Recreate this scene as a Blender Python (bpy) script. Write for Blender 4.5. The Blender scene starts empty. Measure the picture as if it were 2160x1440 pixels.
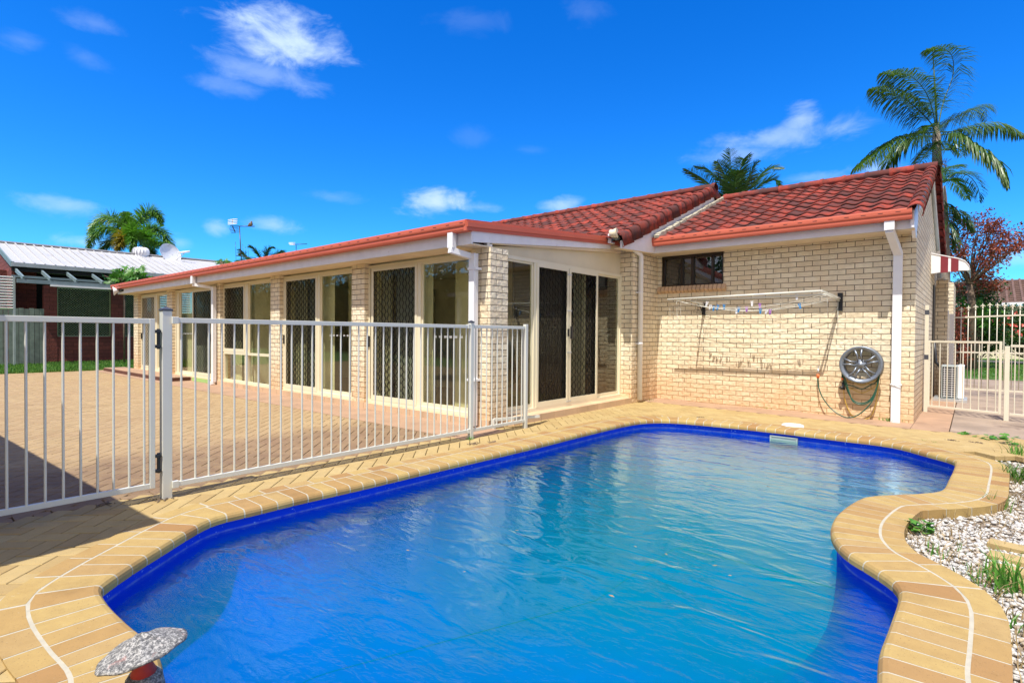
import bpy, math, random
import numpy as np
from mathutils import Vector, Matrix
random.seed(7); RNG = np.random.default_rng(7)
S = bpy.context.scene
# ------------------------------------------------------------------ camera
FPX = 1145.76; YAW, PITCH, ROLL = [math.radians(a) for a in (130.318, -0.784, 0.4097)]; EYE = 1.25
fw = np.array([math.cos(YAW)*math.cos(PITCH), math.sin(YAW)*math.cos(PITCH), math.sin(PITCH)])
rr = np.array([math.sin(YAW), -math.cos(YAW), 0.0]); uu = np.cross(rr, fw)
rt = rr*math.cos(ROLL)+uu*math.sin(ROLL); up = -rr*math.sin(ROLL)+uu*math.cos(ROLL)
cam = bpy.data.cameras.new('camera'); camo = bpy.data.objects.new('camera', cam); S.collection.objects.link(camo)
cam.sensor_width = 36; cam.lens = FPX/2160*36; cam.clip_start = .05; cam.clip_end = 2000
M = Matrix.Identity(4)
for i in range(3):
    M[i][0] = rt[i]; M[i][1] = up[i]; M[i][2] = -fw[i]
M[2][3] = EYE
camo.matrix_world = M; S.camera = camo
# ------------------------------------------------------------------ light
SUN_DIR = Vector((-.10, .48, -1.0)).normalized()            # the way the light travels
w = bpy.data.worlds.new("World"); S.world = w; w.use_nodes = True
sun = bpy.data.lights.new('sun', 'SUN'); sun.energy = 4.9; sun.angle = math.radians(.5); sun.color = (1, .95, .86)
so = bpy.data.objects.new('sun', sun); S.collection.objects.link(so)
so.rotation_euler = SUN_DIR.to_track_quat('-Z', 'Y').to_euler()
S.view_settings.view_transform = 'Standard'; S.view_settings.look = 'None'; S.view_settings.gamma = 1
S.view_settings.exposure = .5
S.render.resolution_x = 1024; S.render.resolution_y = 682
S.cycles.max_bounces = 8; S.cycles.transparent_max_bounces = 16

CAM = np.array([0, 0, EYE])
def ray(a, b): return fw+(a-1080)/FPX*rt-(b-720)/FPX*up
def on(a, b, ax, v):
    d = ray(a, b); return CAM+d*((v-CAM[ax])/d[ax])
def G(a, b, z=0): return on(a, b, 2, z)
def PX(a, b, x): return on(a, b, 0, x)
def PY(a, b, y): return on(a, b, 1, y)
def AT(a, b, dist): return CAM+ray(a, b)*dist      # dist = metres in front of the lens

# ------------------------------------------------------------------ node helpers
def nd(nt, t, **kw):
    n = nt.nodes.new('ShaderNode'+t)
    for k, v in kw.items():
        if k in n.inputs: n.inputs[k].default_value = v
        else: setattr(n, k, v)
    return n
def ln(nt, a, b): nt.links.new(a, b)
def mixc(nt, fac, a, b, mode='MIX'):
    m = nt.nodes.new('ShaderNodeMix'); m.data_type = 'RGBA'; m.blend_type = mode
    for s, v in ((0, fac), (6, a), (7, b)):
        if hasattr(v, 'links'): nt.links.new(v, m.inputs[s])
        else: m.inputs[s].default_value = v if s == 0 else tuple(v)+((1,) if len(v) == 3 else ())
    return m.outputs[2]
def ramp(nt, val, pts):
    r = nt.nodes.new('ShaderNodeValToRGB'); nt.links.new(val, r.inputs[0])
    e = r.color_ramp.elements
    while len(e) < len(pts): e.new(.5)
    for i, (p, c) in enumerate(pts):
        e[i].position = p; e[i].color = (c, c, c, 1) if not hasattr(c, '__len__') else tuple(c)+(1,)
    return r.outputs[0]
def mth(nt, op, a, b=None, clamp=False):
    m = nt.nodes.new('ShaderNodeMath'); m.operation = op; m.use_clamp = clamp
    for i, v in enumerate((a, b)):
        if v is None: continue
        if hasattr(v, 'links'): nt.links.new(v, m.inputs[i])
        else: m.inputs[i].default_value = v
    return m.outputs[0]
def newmat(name, rough=.6, spec=.5, metal=0):
    m = bpy.data.materials.new(name); m.use_nodes = True
    b = m.node_tree.nodes['Principled BSDF']
    b.inputs['Roughness'].default_value = rough; b.inputs['Metallic'].default_value = metal
    b.inputs['Specular IOR Level'].default_value = spec
    return m, m.node_tree, b
def noise(nt, scale, detail=4, rough=.55, co=None, dist=0):
    n = nd(nt, 'TexNoise', Scale=scale, Detail=detail, Roughness=rough, Distortion=dist)
    if co is None:
        co = nd(nt, 'NewGeometry').outputs['Position']
    ln(nt, co, n.inputs['Vector']); return n.outputs['Fac']
def bump(nt, b, h, strength=.4, dist=.01):
    bp = nd(nt, 'Bump', Strength=strength, Distance=dist); ln(nt, h, bp.inputs['Height']); ln(nt, bp.outputs[0], b.inputs['Normal'])
def plain(name, col, rough=.55, spec=.5, metal=0, var=.12, scale=3, bumpv=0, isl=0, dirt=None):
    m, nt, b = newmat(name, rough, spec, metal)
    n = noise(nt, scale, 5)
    lo = tuple(c*(1-var) for c in col); hi = tuple(min(1, c*(1+var)) for c in col)
    c = mixc(nt, ramp(nt, n, [(.3, 0), (.7, 1)]), lo, hi)
    if isl:
        r = nd(nt, 'NewGeometry').outputs['Random Per Island']
        c = mixc(nt, 1.0, c, ramp(nt, r, [(0, 1-isl), (1, 1+isl)]), 'MULTIPLY')
    if dirt:
        dn = noise(nt, dirt[1], 8, .7)
        c = mixc(nt, ramp(nt, dn, [(dirt[2], 0), (dirt[2]+.12, 1)]), c, dirt[0])
    ln(nt, c, b.inputs['Base Color'])
    if bumpv: bump(nt, b, noise(nt, 60, 6), bumpv, .004)
    return m
# ------------------------------------------------------------------ mesh builder
LOC = {}
class MB:
    def __init__(s): s.v = []; s.f = []; s.sm = []
    def add(s, vs, fs, smooth=False):
        o = len(s.v); s.v.extend([tuple(map(float, p)) for p in vs])
        for f in fs: s.f.append(tuple(o+i for i in f)); s.sm.append(smooth)
        return s
    def bx(s, x0, x1, y0, y1, z0, z1):
        x0, x1 = sorted((x0, x1)); y0, y1 = sorted((y0, y1)); z0, z1 = sorted((z0, z1))
        return s.add([(x, y, z) for z in (z0, z1) for y in (y0, y1) for x in (x0, x1)],
                     [(0, 2, 3, 1), (4, 5, 7, 6), (0, 1, 5, 4), (2, 6, 7, 3), (0, 4, 6, 2), (1, 3, 7, 5)])
    def ob(s, c, ax, hx, hy, hz):       # oriented box: centre, three axes, half sizes
        c = np.array(c, float); A = [np.array(a, float)/np.linalg.norm(a) for a in ax]
        vs = [c+i*hx*A[0]+j*hy*A[1]+k*hz*A[2] for k in (-1, 1) for j in (-1, 1) for i in (-1, 1)]
        return s.add(vs, [(0, 2, 3, 1), (4, 5, 7, 6), (0, 1, 5, 4), (2, 6, 7, 3), (0, 4, 6, 2), (1, 3, 7, 5)])
    def beam(s, a, b, wd, ht, upv=(0, 0, 1)):
        a = np.array(a, float); b = np.array(b, float); d = b-a; L = np.linalg.norm(d); d /= L
        sd = np.cross(d, upv); sd /= np.linalg.norm(sd); u = np.cross(sd, d)
        return s.ob((a+b)/2, (d, sd, u), L/2, wd/2, ht/2)
    def tube(s, pts, r, n=8, cap=True, smooth=True):
        P = [np.array(p, float) for p in pts]; k = len(P)
        R = list(r) if hasattr(r, '__len__') else [r]*k
        vs = []; prev = None
        for i, p in enumerate(P):
            t = P[min(i+1, k-1)]-P[max(i-1, 0)]; t = t/(np.linalg.norm(t)+1e-9)
            if prev is None:
                a = np.array([0, 0, 1.0]) if abs(t[2]) < .9 else np.array([1.0, 0, 0])
                prev = np.cross(t, a)
            u = prev-t*(prev@t); u /= (np.linalg.norm(u)+1e-9); prev = u; q = np.cross(t, u)
            for j in range(n):
                an = 2*math.pi*j/n; vs.append(p+R[i]*(math.cos(an)*u+math.sin(an)*q))
        fs = [(i*n+j, i*n+(j+1) % n, (i+1)*n+(j+1) % n, (i+1)*n+j) for i in range(k-1) for j in range(n)]
        s.add(vs, fs, smooth)
        if cap:
            o = len(s.v)-k*n
            s.f += [tuple(o+j for j in range(n))[::-1], tuple(o+(k-1)*n+j for j in range(n))]; s.sm += [False, False]
        return s
    def lathe(s, c, prof, n=24, ax=((1, 0, 0), (0, 1, 0), (0, 0, 1)), smooth=True):
        c = np.array(c, float); A = [np.array(a, float) for a in ax]; vs = []
        for r, h in prof:
            for j in range(n):
                an = 2*math.pi*j/n; vs.append(c+r*(math.cos(an)*A[0]+math.sin(an)*A[1])+h*A[2])
        k = len(prof)
        return s.add(vs, [(i*n+j, i*n+(j+1) % n, (i+1)*n+(j+1) % n, (i+1)*n+j) for i in range(k-1) for j in range(n)], smooth)
    def prism(s, poly, d):              # poly = 3-D ring, d = extrusion vector
        k = len(poly); d = np.array(d, float)
        vs = [np.array(p, float) for p in poly]; vs += [p+d for p in vs]
        return s.add(vs, [tuple(range(k))[::-1], tuple(range(k, 2*k))]+[(i, (i+1) % k, (i+1) % k+k, i+k) for i in range(k)])
    def build(s, name, mat, parent=None, origin=None, bevel=0, uv=True):
        me = bpy.data.meshes.new(name)
        base = np.array(LOC.get(parent.name, (0, 0, 0))) if parent is not None else np.zeros(3)
        o = np.array(origin, float) if origin is not None else base
        V = np.array(s.v, float)
        me.from_pydata((V-o).tolist(), [], s.f)
        me.polygons.foreach_set('use_smooth', s.sm)
        if uv and len(s.f) < 40000:
            nl = len(me.loops); vi = np.empty(nl, int); me.loops.foreach_get('vertex_index', vi)
            nf = len(me.polygons); nor = np.empty(nf*3); me.polygons.foreach_get('normal', nor); nor = nor.reshape(-1, 3)
            tot = np.empty(nf, int); me.polygons.foreach_get('loop_total', tot)
            N = np.abs(np.repeat(nor, tot, axis=0)); P = V[vi]
            dom = N.argmax(1)
            uvs = np.where((dom == 2)[:, None], P[:, [0, 1]], np.where((dom == 1)[:, None], P[:, [0, 2]], P[:, [1, 2]]))
            l = me.uv_layers.new(name='UVMap'); l.data.foreach_set('uv', uvs.ravel())
        me.materials.append(mat)
        ob = bpy.data.objects.new(name, me); S.collection.objects.link(ob)
        if parent is not None:
            ob.parent = parent
            ob.location = tuple(o-base)
        else: ob.location = tuple(o)
        LOC[ob.name] = tuple(o)
        if bevel:
            b = ob.modifiers.new('bevel', 'BEVEL'); b.width = bevel; b.segments = 2; b.limit_method = 'ANGLE'
        return ob
def tag(o, label=None, cat=None, group=None, kind=None):
    if label: o['label'] = label
    if cat: o['category'] = cat
    if group: o['group'] = group
    if kind: o['kind'] = kind
    return o
def thing(name, label, cat, loc, group=None):
    o = bpy.data.objects.new(name, None); S.collection.objects.link(o); o.location = tuple(map(float, loc)); o.empty_display_size = .1
    LOC[o.name] = tuple(map(float, loc)); return tag(o, label, cat, group)
def dup(root, loc, label=None):
    r = root.copy(); S.collection.objects.link(r); r.location = tuple(map(float, loc)); LOC[r.name] = tuple(loc)
    if label: r['label'] = label
    for ch in root.children:
        c = ch.copy(); S.collection.objects.link(c); c.parent = r
    return r
class Fr:                               # a wall's own axes: u along, z up, n out of the wall
    def __init__(s, o, U, N): s.o = np.array(o, float); s.U = np.array(U, float); s.N = np.array(N, float)
    def p(s, u, z, n=0): return s.o+u*s.U+z*np.array([0, 0, 1.0])+n*s.N
    def bx(s, mb, u0, u1, z0, z1, n0, n1):
        a = s.p(u0, z0, n0); b = s.p(u1, z1, n1); mb.bx(a[0], b[0], a[1], b[1], a[2], b[2]); return mb

# ------------------------------------------------------------------ materials
def brick_mat(name, c1, c2, mortar, bw=.24, rh=.086, ms=.005, spots=None, bs=.5, off=(0, 0)):
    m, nt, b = newmat(name, .8, .3)
    uv = nd(nt, 'UVMap').outputs[0]
    mp = nd(nt, 'Mapping'); mp.inputs['Location'].default_value = (off[0], off[1], 0); ln(nt, uv, mp.inputs[0])
    br = nt.nodes.new('ShaderNodeTexBrick'); ln(nt, mp.outputs[0], br.inputs['Vector'])
    br.inputs['Scale'].default_value = 1; br.inputs['Brick Width'].default_value = bw; br.inputs['Row Height'].default_value = rh
    br.inputs['Mortar Size'].default_value = ms; br.inputs['Mortar Smooth'].default_value = .1; br.inputs['Bias'].default_value = 0
    br.inputs['Color1'].default_value = (*c1, 1); br.inputs['Color2'].default_value = (*c2, 1); br.inputs['Mortar'].default_value = (*mortar, 1)
    c = mixc(nt, ramp(nt, noise(nt, 7, 5), [(.4, 0), (.75, .5)]), br.outputs['Color'], tuple(x*.72 for x in c2))
    if spots:
        sp = ramp(nt, noise(nt, 55, 3, .6), [(.66, 0), (.70, 1)])
        reg = ramp(nt, noise(nt, 4.5, 2), [(.45, 0), (.6, 1)])
        c = mixc(nt, mth(nt, 'MULTIPLY', sp, reg), c, spots)
        rust = ramp(nt, noise(nt, 1.3, 6, .7), [(.56, 0), (.8, .55)])
        c = mixc(nt, rust, c, (c1[0]*.8, c1[1]*.58, c1[2]*.42))
        sz = nd(nt, 'SeparateXYZ'); ln(nt, nd(nt, 'NewGeometry').outputs['Position'], sz.inputs[0])
        ed = mth(nt, 'SUBTRACT', .55, mth(nt, 'SUBTRACT', sz.outputs[2], mth(nt, 'MULTIPLY', noise(nt, 2.2, 6, .7), .9)), True)
        c = mixc(nt, mth(nt, 'MULTIPLY', ed, .55, True), c, (.62, .34, .13))
    ln(nt, c, b.inputs['Base Color'])
    v = nd(nt, 'TexVoronoi', Scale=16.0); v.feature = 'F1'; ln(nt, nd(nt, 'NewGeometry').outputs['Position'], v.inputs['Vector'])
    h = mth(nt, 'ADD', mth(nt, 'MULTIPLY', mth(nt, 'SUBTRACT', 1.0, br.outputs['Fac']), 1.6), mth(nt, 'ADD', mth(nt, 'MULTIPLY', v.outputs['Distance'], .9), mth(nt, 'MULTIPLY', noise(nt, 22, 6, .7), .9)))
    bump(nt, b, h, bs, .012)
    return m
MAT = {}
MAT['brick'] = brick_mat('cream rock faced brick', (.84, .75, .56), (.74, .62, .43), (.12, .09, .07), spots=(.14, .06, .03), bs=.8)
MAT['redbrick'] = brick_mat('dark red brick', (.24, .065, .05), (.15, .045, .038), (.03, .015, .012), bw=.5, rh=.16, bs=.6)
MAT['white'] = plain('white paint', (.78, .78, .80), .4, var=.04, dirt=((.45, .38, .3), 6, .70))
MAT['fascia'] = plain('fascia paint', (.74, .73, .74), .5, var=.06, scale=5, dirt=((.35, .24, .14), 9, .66))
MAT['soffit'] = plain('soffit paint', (.72, .60, .42), .7, var=.06)
MAT['panel'] = plain('cream sheet', (.66, .58, .40), .6, var=.05)
MAT['frame'] = plain('cream aluminium', (.72, .66, .48), .35, var=.03)
MAT['fence'] = plain('cream fence powder coat', (.60, .60, .54), .35, var=.04, dirt=((.5, .45, .36), 14, .74))
MAT['rightfence'] = plain('ivory gate powder coat', (.64, .60, .49), .35, var=.04)
MAT['gutter'] = plain('terracotta gutter', (.53, .125, .075), .5, spec=.25, var=.05)
MAT['darkframe'] = plain('dark bronze frame', (.02, .012, .008), .35)
MAT['black'] = plain('black plastic', (.012, .012, .014), .4)
MAT['mesh'] = plain('black grille', (.006, .006, .007), .7, spec=.15)
MAT['creammesh'] = plain('cream grille', (.45, .40, .30), .45)
MAT['screen'] = plain('insect screen', (.03, .03, .03), .8)
MAT['cap'] = plain('grey post cap', (.05, .055, .075), .5)
MAT['concrete'] = plain('pink concrete', (.34, .215, .135), .85, var=.14, scale=2.5, bumpv=.15, dirt=((.2, .12, .08), 1.6, .58))
MAT['path'] = plain('grey brown concrete', (.27, .205, .155), .85, var=.25, scale=1.6, bumpv=.2, dirt=((.12, .08, .06), 1.3, .56))
MAT['tilebase'] = plain('base tile', (.58, .40, .25), .5, var=.12, scale=2, isl=.06)
MAT['chrome'] = plain('scuffed alloy', (.22, .25, .30), .38, metal=.6, var=.2, scale=12)
MAT['interior'] = plain('room paint', (.84, .78, .62), .8)
MAT['floorin'] = plain('room floor', (.42, .31, .21), .35)
MAT['curtain'] = plain('vertical blind', (.80, .75, .55), .8)
MAT['timber'] = plain('weathered timber', (.16, .19, .16), .85, var=.25, scale=4, isl=.18)
MAT['lattice'] = plain('green lattice', (.26, .34, .20), .8)
MAT['pergola'] = plain('blue grey paint', (.16, .22, .24), .6, var=.15)
MAT['grey'] = plain('grey paint', (.32, .36, .36), .5)
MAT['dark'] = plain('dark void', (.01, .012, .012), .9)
MAT['bark'] = plain('bark', (.14, .10, .07), .9, var=.35, scale=9, bumpv=.6)
MAT['palmbark'] = plain('palm trunk', (.22, .19, .15), .9, var=.3, scale=7, bumpv=.5)
MAT['mortar'] = plain('pale grout', (.40, .37, .29), .9, var=.1, scale=20)
MAT['galv'] = plain('galvanised', (.55, .57, .58), .4, metal=.6)
MAT['line'] = plain('pale line cord', (.72, .73, .66), .5)
MAT['greenhose'] = plain('green hose', (.012, .09, .06), .35)
MAT['yellowhose'] = plain('yellow hose', (.55, .36, .05), .4)
MAT['orange'] = plain('orange connector', (.75, .14, .03), .4)
MAT['pegblue'] = plain('blue peg', (.03, .25, .60), .4)
MAT['pegwhite'] = plain('white peg', (.75, .76, .8), .4)
MAT['pegpurple'] = plain('purple peg', (.38, .16, .55), .4)
MAT['lime'] = plain('green render', (.33, .50, .16), .7)
MAT['brownbrick'] = plain('brown step', (.10, .035, .02), .8, bumpv=.5)
MAT['lawn'] = plain('lawn turf', (.05, .13, .018), .95, var=.4, scale=7, bumpv=.6, dirt=((.11, .15, .04), 3, .55))
MAT['earth'] = plain('earth', (.10, .065, .045), .95, var=.3, scale=2.5, bumpv=.5)
MAT['road'] = plain('asphalt', (.06, .06, .065), .85)
MAT['brownroof'] = plain('brown roof tile', (.13, .075, .06), .8, var=.25, scale=4)
def leafmat(name, c1, c2, rough=.45, trans=.25):
    m, nt, b = newmat(name, rough, .4)
    r = nd(nt, 'NewGeometry').outputs['Random Per Island']
    c = mixc(nt, r, c1, c2); ln(nt, c, b.inputs['Base Color'])
    tr = nd(nt, 'BsdfTranslucent'); ln(nt, mixc(nt, 1.0, c, (1.2, 1.5, .6), 'MULTIPLY'), tr.inputs[0])
    mx = nd(nt, 'MixShader', Fac=trans); out = nt.nodes['Material Output']
    ln(nt, b.outputs[0], mx.inputs[1]); ln(nt, tr.outputs[0], mx.inputs[2]); ln(nt, mx.outputs[0], out.inputs[0])
    return m
MAT['palm'] = leafmat('palm leaflets', (.028, .08, .012), (.10, .17, .035), .35)
MAT['palmdark'] = leafmat('dark palm leaflets', (.015, .055, .012), (.06, .13, .025), .35)
MAT['palmyellow'] = leafmat('yellowing leaflets', (.20, .17, .02), (.32, .22, .03), .45)
MAT['leaf'] = leafmat('broad green leaves', (.03, .12, .012), (.10, .26, .03))
MAT['darkleaf'] = leafmat('dark green leaves', (.012, .045, .01), (.05, .11, .02))
MAT['redleaf'] = leafmat('copper leaves', (.16, .03, .02), (.30, .07, .035), .5)
MAT['grass'] = leafmat('grass blades', (.05, .15, .02), (.14, .25, .05))
MAT['weed'] = leafmat('weed leaves', (.05, .17, .02), (.12, .30, .04))
MAT['dry'] = leafmat('dry stalks', (.22, .15, .07), (.35, .26, .13), .8, .1)
MAT['pink'] = leafmat('pink petals', (.70, .10, .10), (.85, .25, .22), .5)
def schlick(nt, f0, nrm=None, boost=1.0):
    ge = nd(nt, 'NewGeometry'); dt = nd(nt, 'VectorMath', operation='DOT_PRODUCT')
    ln(nt, ge.outputs['Incoming'], dt.inputs[0]); ln(nt, nrm if nrm is not None else ge.outputs['Normal'], dt.inputs[1])
    c = mth(nt, 'SUBTRACT', 1.0, mth(nt, 'ABSOLUTE', dt.outputs['Value']), True)
    return mth(nt, 'MULTIPLY', mth(nt, 'ADD', f0, mth(nt, 'MULTIPLY', mth(nt, 'POWER', c, 5.0), 1-f0)), boost, True)
def glass_mat(name, tint=(.85, .88, .86), rough=0, bumpv=0, boost=1.0):
    m = bpy.data.materials.new(name); m.use_nodes = True; nt = m.node_tree; nt.nodes.remove(nt.nodes['Principled BSDF'])
    t = nd(nt, 'BsdfTransparent'); t.inputs[0].default_value = (*tint, 1)
    g = nd(nt, 'BsdfGlossy', Roughness=rough); g.inputs[0].default_value = (1, 1, 1, 1)
    mx = nd(nt, 'MixShader'); ln(nt, schlick(nt, .05, None, boost), mx.inputs[0]); ln(nt, t.outputs[0], mx.inputs[1]); ln(nt, g.outputs[0], mx.inputs[2])
    ln(nt, mx.outputs[0], nt.nodes['Material Output'].inputs[0]); return m
MAT['glass'] = glass_mat('window glass', (.90, .92, .84), boost=1.15)
MAT['flyscreen'] = glass_mat('fly screen', (.80, .80, .80), rough=.4, boost=.08)
MAT['dkglass'] = glass_mat('tinted glass', (.5, .52, .55), boost=2.0)
# water: clear skin over a blue lined basin
def water_mat():
    m = bpy.data.materials.new('pool water'); m.use_nodes = True; nt = m.node_tree; nt.nodes.remove(nt.nodes['Principled BSDF'])
    t = nd(nt, 'BsdfTransparent'); t.inputs[0].default_value = (.9, 1, 1, 1)
    g = nd(nt, 'BsdfGlossy', Roughness=.015); g.inputs[0].default_value = (.76, 1, .92, 1)
    mx = nd(nt, 'MixShader')
    pos = nd(nt, 'NewGeometry').outputs['Position']
    mp = nd(nt, 'Mapping'); mp.inputs['Rotation'].default_value = (0, 0, math.radians(-42)); mp.inputs['Scale'].default_value = (1.0, 2.3, 1); ln(nt, pos, mp.inputs[0])
    n1 = noise(nt, 2.1, 2, .5, mp.outputs[0], .9); n2 = noise(nt, 8, 3, .55, mp.outputs[0], .8); n3 = noise(nt, 26, 2, .5, mp.outputs[0], .5)
    amp = ramp(nt, noise(nt, .55, 1, .5, pos), [(.35, .25), (.65, 1)])
    h = mth(nt, 'ADD', mth(nt, 'MULTIPLY', n1, .9), mth(nt, 'MULTIPLY', mth(nt, 'ADD', mth(nt, 'MULTIPLY', n2, .27), mth(nt, 'MULTIPLY', n3, .07)), amp))
    bp = nd(nt, 'Bump', Strength=.6, Distance=.03); ln(nt, h, bp.inputs['Height'])
    ln(nt, bp.outputs[0], g.inputs['Normal'])
    ln(nt, schlick(nt, .025, bp.outputs[0], 1.6), mx.inputs[0]); ln(nt, t.outputs[0], mx.inputs[1]); ln(nt, g.outputs[0], mx.inputs[2])
    ln(nt, mx.outputs[0], nt.nodes['Material Output'].inputs[0])
    va = nd(nt, 'VolumeAbsorption', Density=.36); va.inputs[0].default_value = (.0, .94, .74, 1)
    vs_ = nd(nt, 'VolumeScatter', Density=.30); vs_.inputs[0].default_value = (.0, .86, .60, 1)
    ad = nd(nt, 'AddShader'); ln(nt, va.outputs[0], ad.inputs[0]); ln(nt, vs_.outputs[0], ad.inputs[1]); ln(nt, ad.outputs[0], nt.nodes['Material Output'].inputs[1])
    return m
MAT['water'] = water_mat()
def linermat():
    m, nt, b = newmat('blue liner', .6, .1)
    c = mixc(nt, ramp(nt, noise(nt, 1.2, 5), [(.3, 0), (.7, 1)]), (.0, .030, .52), (.0, .042, .68))
    sz = nd(nt, 'SeparateXYZ'); ln(nt, nd(nt, 'NewGeometry').outputs['Position'], sz.inputs[0])
    d = mth(nt, 'ABSOLUTE', mth(nt, 'ADD', sz.outputs[2], .118)); e = mth(nt, 'SUBTRACT', 1.0, mth(nt, 'MULTIPLY', d, 90.0), True)
    c = mixc(nt, mth(nt, 'MULTIPLY', mth(nt, 'MULTIPLY', e, ramp(nt, noise(nt, 9, 6, .7), [(.35, .1), (.65, 1)])), .55), c, (.30, .42, .48))
    fl_ = ramp(nt, noise(nt, 45, 3, .6), [(.66, 0), (.69, .5)]); up_ = mth(nt, 'GREATER_THAN', sz.outputs[2], -.125)
    c = mixc(nt, mth(nt, 'MULTIPLY', fl_, up_), c, (.25, .45, .8))
    ln(nt, c, b.inputs['Base Color']); return m
MAT['liner'] = linermat()
def paver_mat(name, cols, dirtx=False):
    m, nt, b = newmat(name, .8, .3)
    r = nd(nt, 'NewGeometry').outputs['Random Per Island']
    k = len(cols); c = ramp(nt, r, [(i/(k-1), cc) for i, cc in enumerate(cols)])
    c = mixc(nt, ramp(nt, noise(nt, 14, 6), [(.35, 0), (.75, .35)]), c, tuple(x*.7 for x in cols[0]))
    sp = ramp(nt, noise(nt, 160, 2), [(.66, 0), (.70, .7)]); c = mixc(nt, sp, c, (.14, .09, .05))
    c = mixc(nt, ramp(nt, noise(nt, 2.1, 7, .72), [(.54, 0), (.74, .45)]), c, tuple(x*.52 for x in cols[0]))
    c = mixc(nt, ramp(nt, noise(nt, 38, 4, .7), [(.66, 0), (.72, .35)]), c, (.52, .46, .33))
    if dirtx:
        pos = nd(nt, 'NewGeometry').outputs['Position']; sx = nd(nt, 'SeparateXYZ'); ln(nt, pos, sx.inputs[0])
        e = mth(nt, 'ADD', sx.outputs[0], mth(nt, 'MULTIPLY', noise(nt, 1.4, 6, .7), 1.5))
        k1 = nd(nt, 'MapRange'); k1.inputs['From Min'].default_value = -6.1; k1.inputs['From Max'].default_value = -5.3; ln(nt, e, k1.inputs[0])
        blot = ramp(nt, noise(nt, 3.2, 7, .75), [(.3, .45), (.6, 1)])
        c = mixc(nt, mth(nt, 'MULTIPLY', mth(nt, 'MULTIPLY', k1.outputs[0], blot), .72), c, (.13, .075, .05))
        c = mixc(nt, ramp(nt, noise(nt, .5, 5, .7), [(.45, 0), (.75, .5)]), c, (.30, .19, .11))
    ln(nt, c, b.inputs['Base Color']); bump(nt, b, noise(nt, 90, 5), .25, .003); return m
MAT['coping'] = paver_mat('coping brick', [(.335, .205, .075), (.385, .268, .098), (.40, .285, .105), (.30, .165, .062), (.40, .29, .12)])
MAT['deck'] = paver_mat('yellow deck paver', [(.385, .28, .118), (.415, .305, .135), (.345, .24, .10), (.425, .32, .15)])
MAT['patio'] = paver_mat('tan patio paver', [(.345, .245, .128), (.375, .27, .142), (.32, .22, .112), (.395, .285, .152)], True)
def roof_mat():
    m, nt, b = newmat('red roof tile', .85, .2)
    r = nd(nt, 'NewGeometry').outputs['Random Per Island']
    c = ramp(nt, r, [(0, (.09, .030, .026)), (.25, (.20, .040, .029)), (.6, (.33, .055, .037)), (.85, (.25, .046, .033)), (1, (.11, .032, .028))])
    l = ramp(nt, noise(nt, 5.5, 6, .65), [(.40, 0), (.60, .85)])
    c = mixc(nt, l, c, (.07, .035, .035)); ln(nt, c, b.inputs['Base Color']); bump(nt, b, noise(nt, 70, 5), .3, .004); return m
MAT['roof'] = roof_mat()
def metalroof():
    m, nt, b = newmat('white ribbed roof', .45, .4)
    st = ramp(nt, noise(nt, .9, 8, .75), [(.55, 0), (.72, .6)])
    c = mixc(nt, st, (.44, .44, .45), (.16, .155, .155)); ln(nt, c, b.inputs['Base Color']); return m
MAT['whiteroof'] = metalroof()
def pebblemat():
    m, nt, b = newmat('white pebbles', .6, .4)
    r = nd(nt, 'NewGeometry').outputs['Random Per Island']
    ln(nt, ramp(nt, r, [(0, (.50, .44, .36)), (.15, (.20, .15, .10)), (.22, (.42, .40, .37)), (.85, (.54, .53, .51)), (1, (.38, .30, .20))]), b.inputs['Base Color']); return m
MAT['pebble'] = pebblemat()
def mushmat():
    m, nt, b = newmat('weathered painted cement', .85, .3)
    n = ramp(nt, noise(nt, 95, 9, .8), [(.34, (.035, .035, .04)), (.48, (.13, .13, .13)), (.57, (.42, .41, .39)), (.8, (.62, .60, .58))])
    c = mixc(nt, ramp(nt, noise(nt, 24, 5, .6), [(.63, 0), (.70, .4)]), n, (.42, .20, .17))
    ln(nt, c, b.inputs['Base Color']); bump(nt, b, noise(nt, 80, 8, .75), .8, .006); return m
MAT['mush'] = mushmat()
MAT['mushred'] = plain('red painted stem', (.38, .03, .025), .7, bumpv=.6)

# ------------------------------------------------------------------ sky with scattered clouds
nt = w.node_tree; bg = nt.nodes['Background']
sky = nt.nodes.new('ShaderNodeTexSky'); sky.sky_type = 'NISHITA'; sky.sun_disc = False
toS = -SUN_DIR
sky.sun_elevation = math.asin(toS.z); sky.sun_rotation = math.atan2(toS.x, toS.y)
sky.altitude = 0; sky.air_density = 1.0; sky.dust_density = .3; sky.ozone_density = 2.0
hs = nd(nt, 'HueSaturation', Saturation=1.45, Value=1.0, Fac=1.0); ln(nt, sky.outputs[0], hs.inputs['Color'])
skyc = mixc(nt, 1.0, hs.outputs[0], (.30, .92, 1.45), 'MULTIPLY')
co = nd(nt, 'TexCoord').outputs['Generated']
nz = nd(nt, 'TexNoise', Scale=13.0, Detail=9.0, Roughness=.62, Distortion=.4); 
mpz = nd(nt, 'Mapping'); mpz.inputs['Scale'].default_value = (1, 1, 2.0); ln(nt, co, mpz.inputs[0]); ln(nt, mpz.outputs[0], nz.inputs['Vector'])
cl = None
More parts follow.
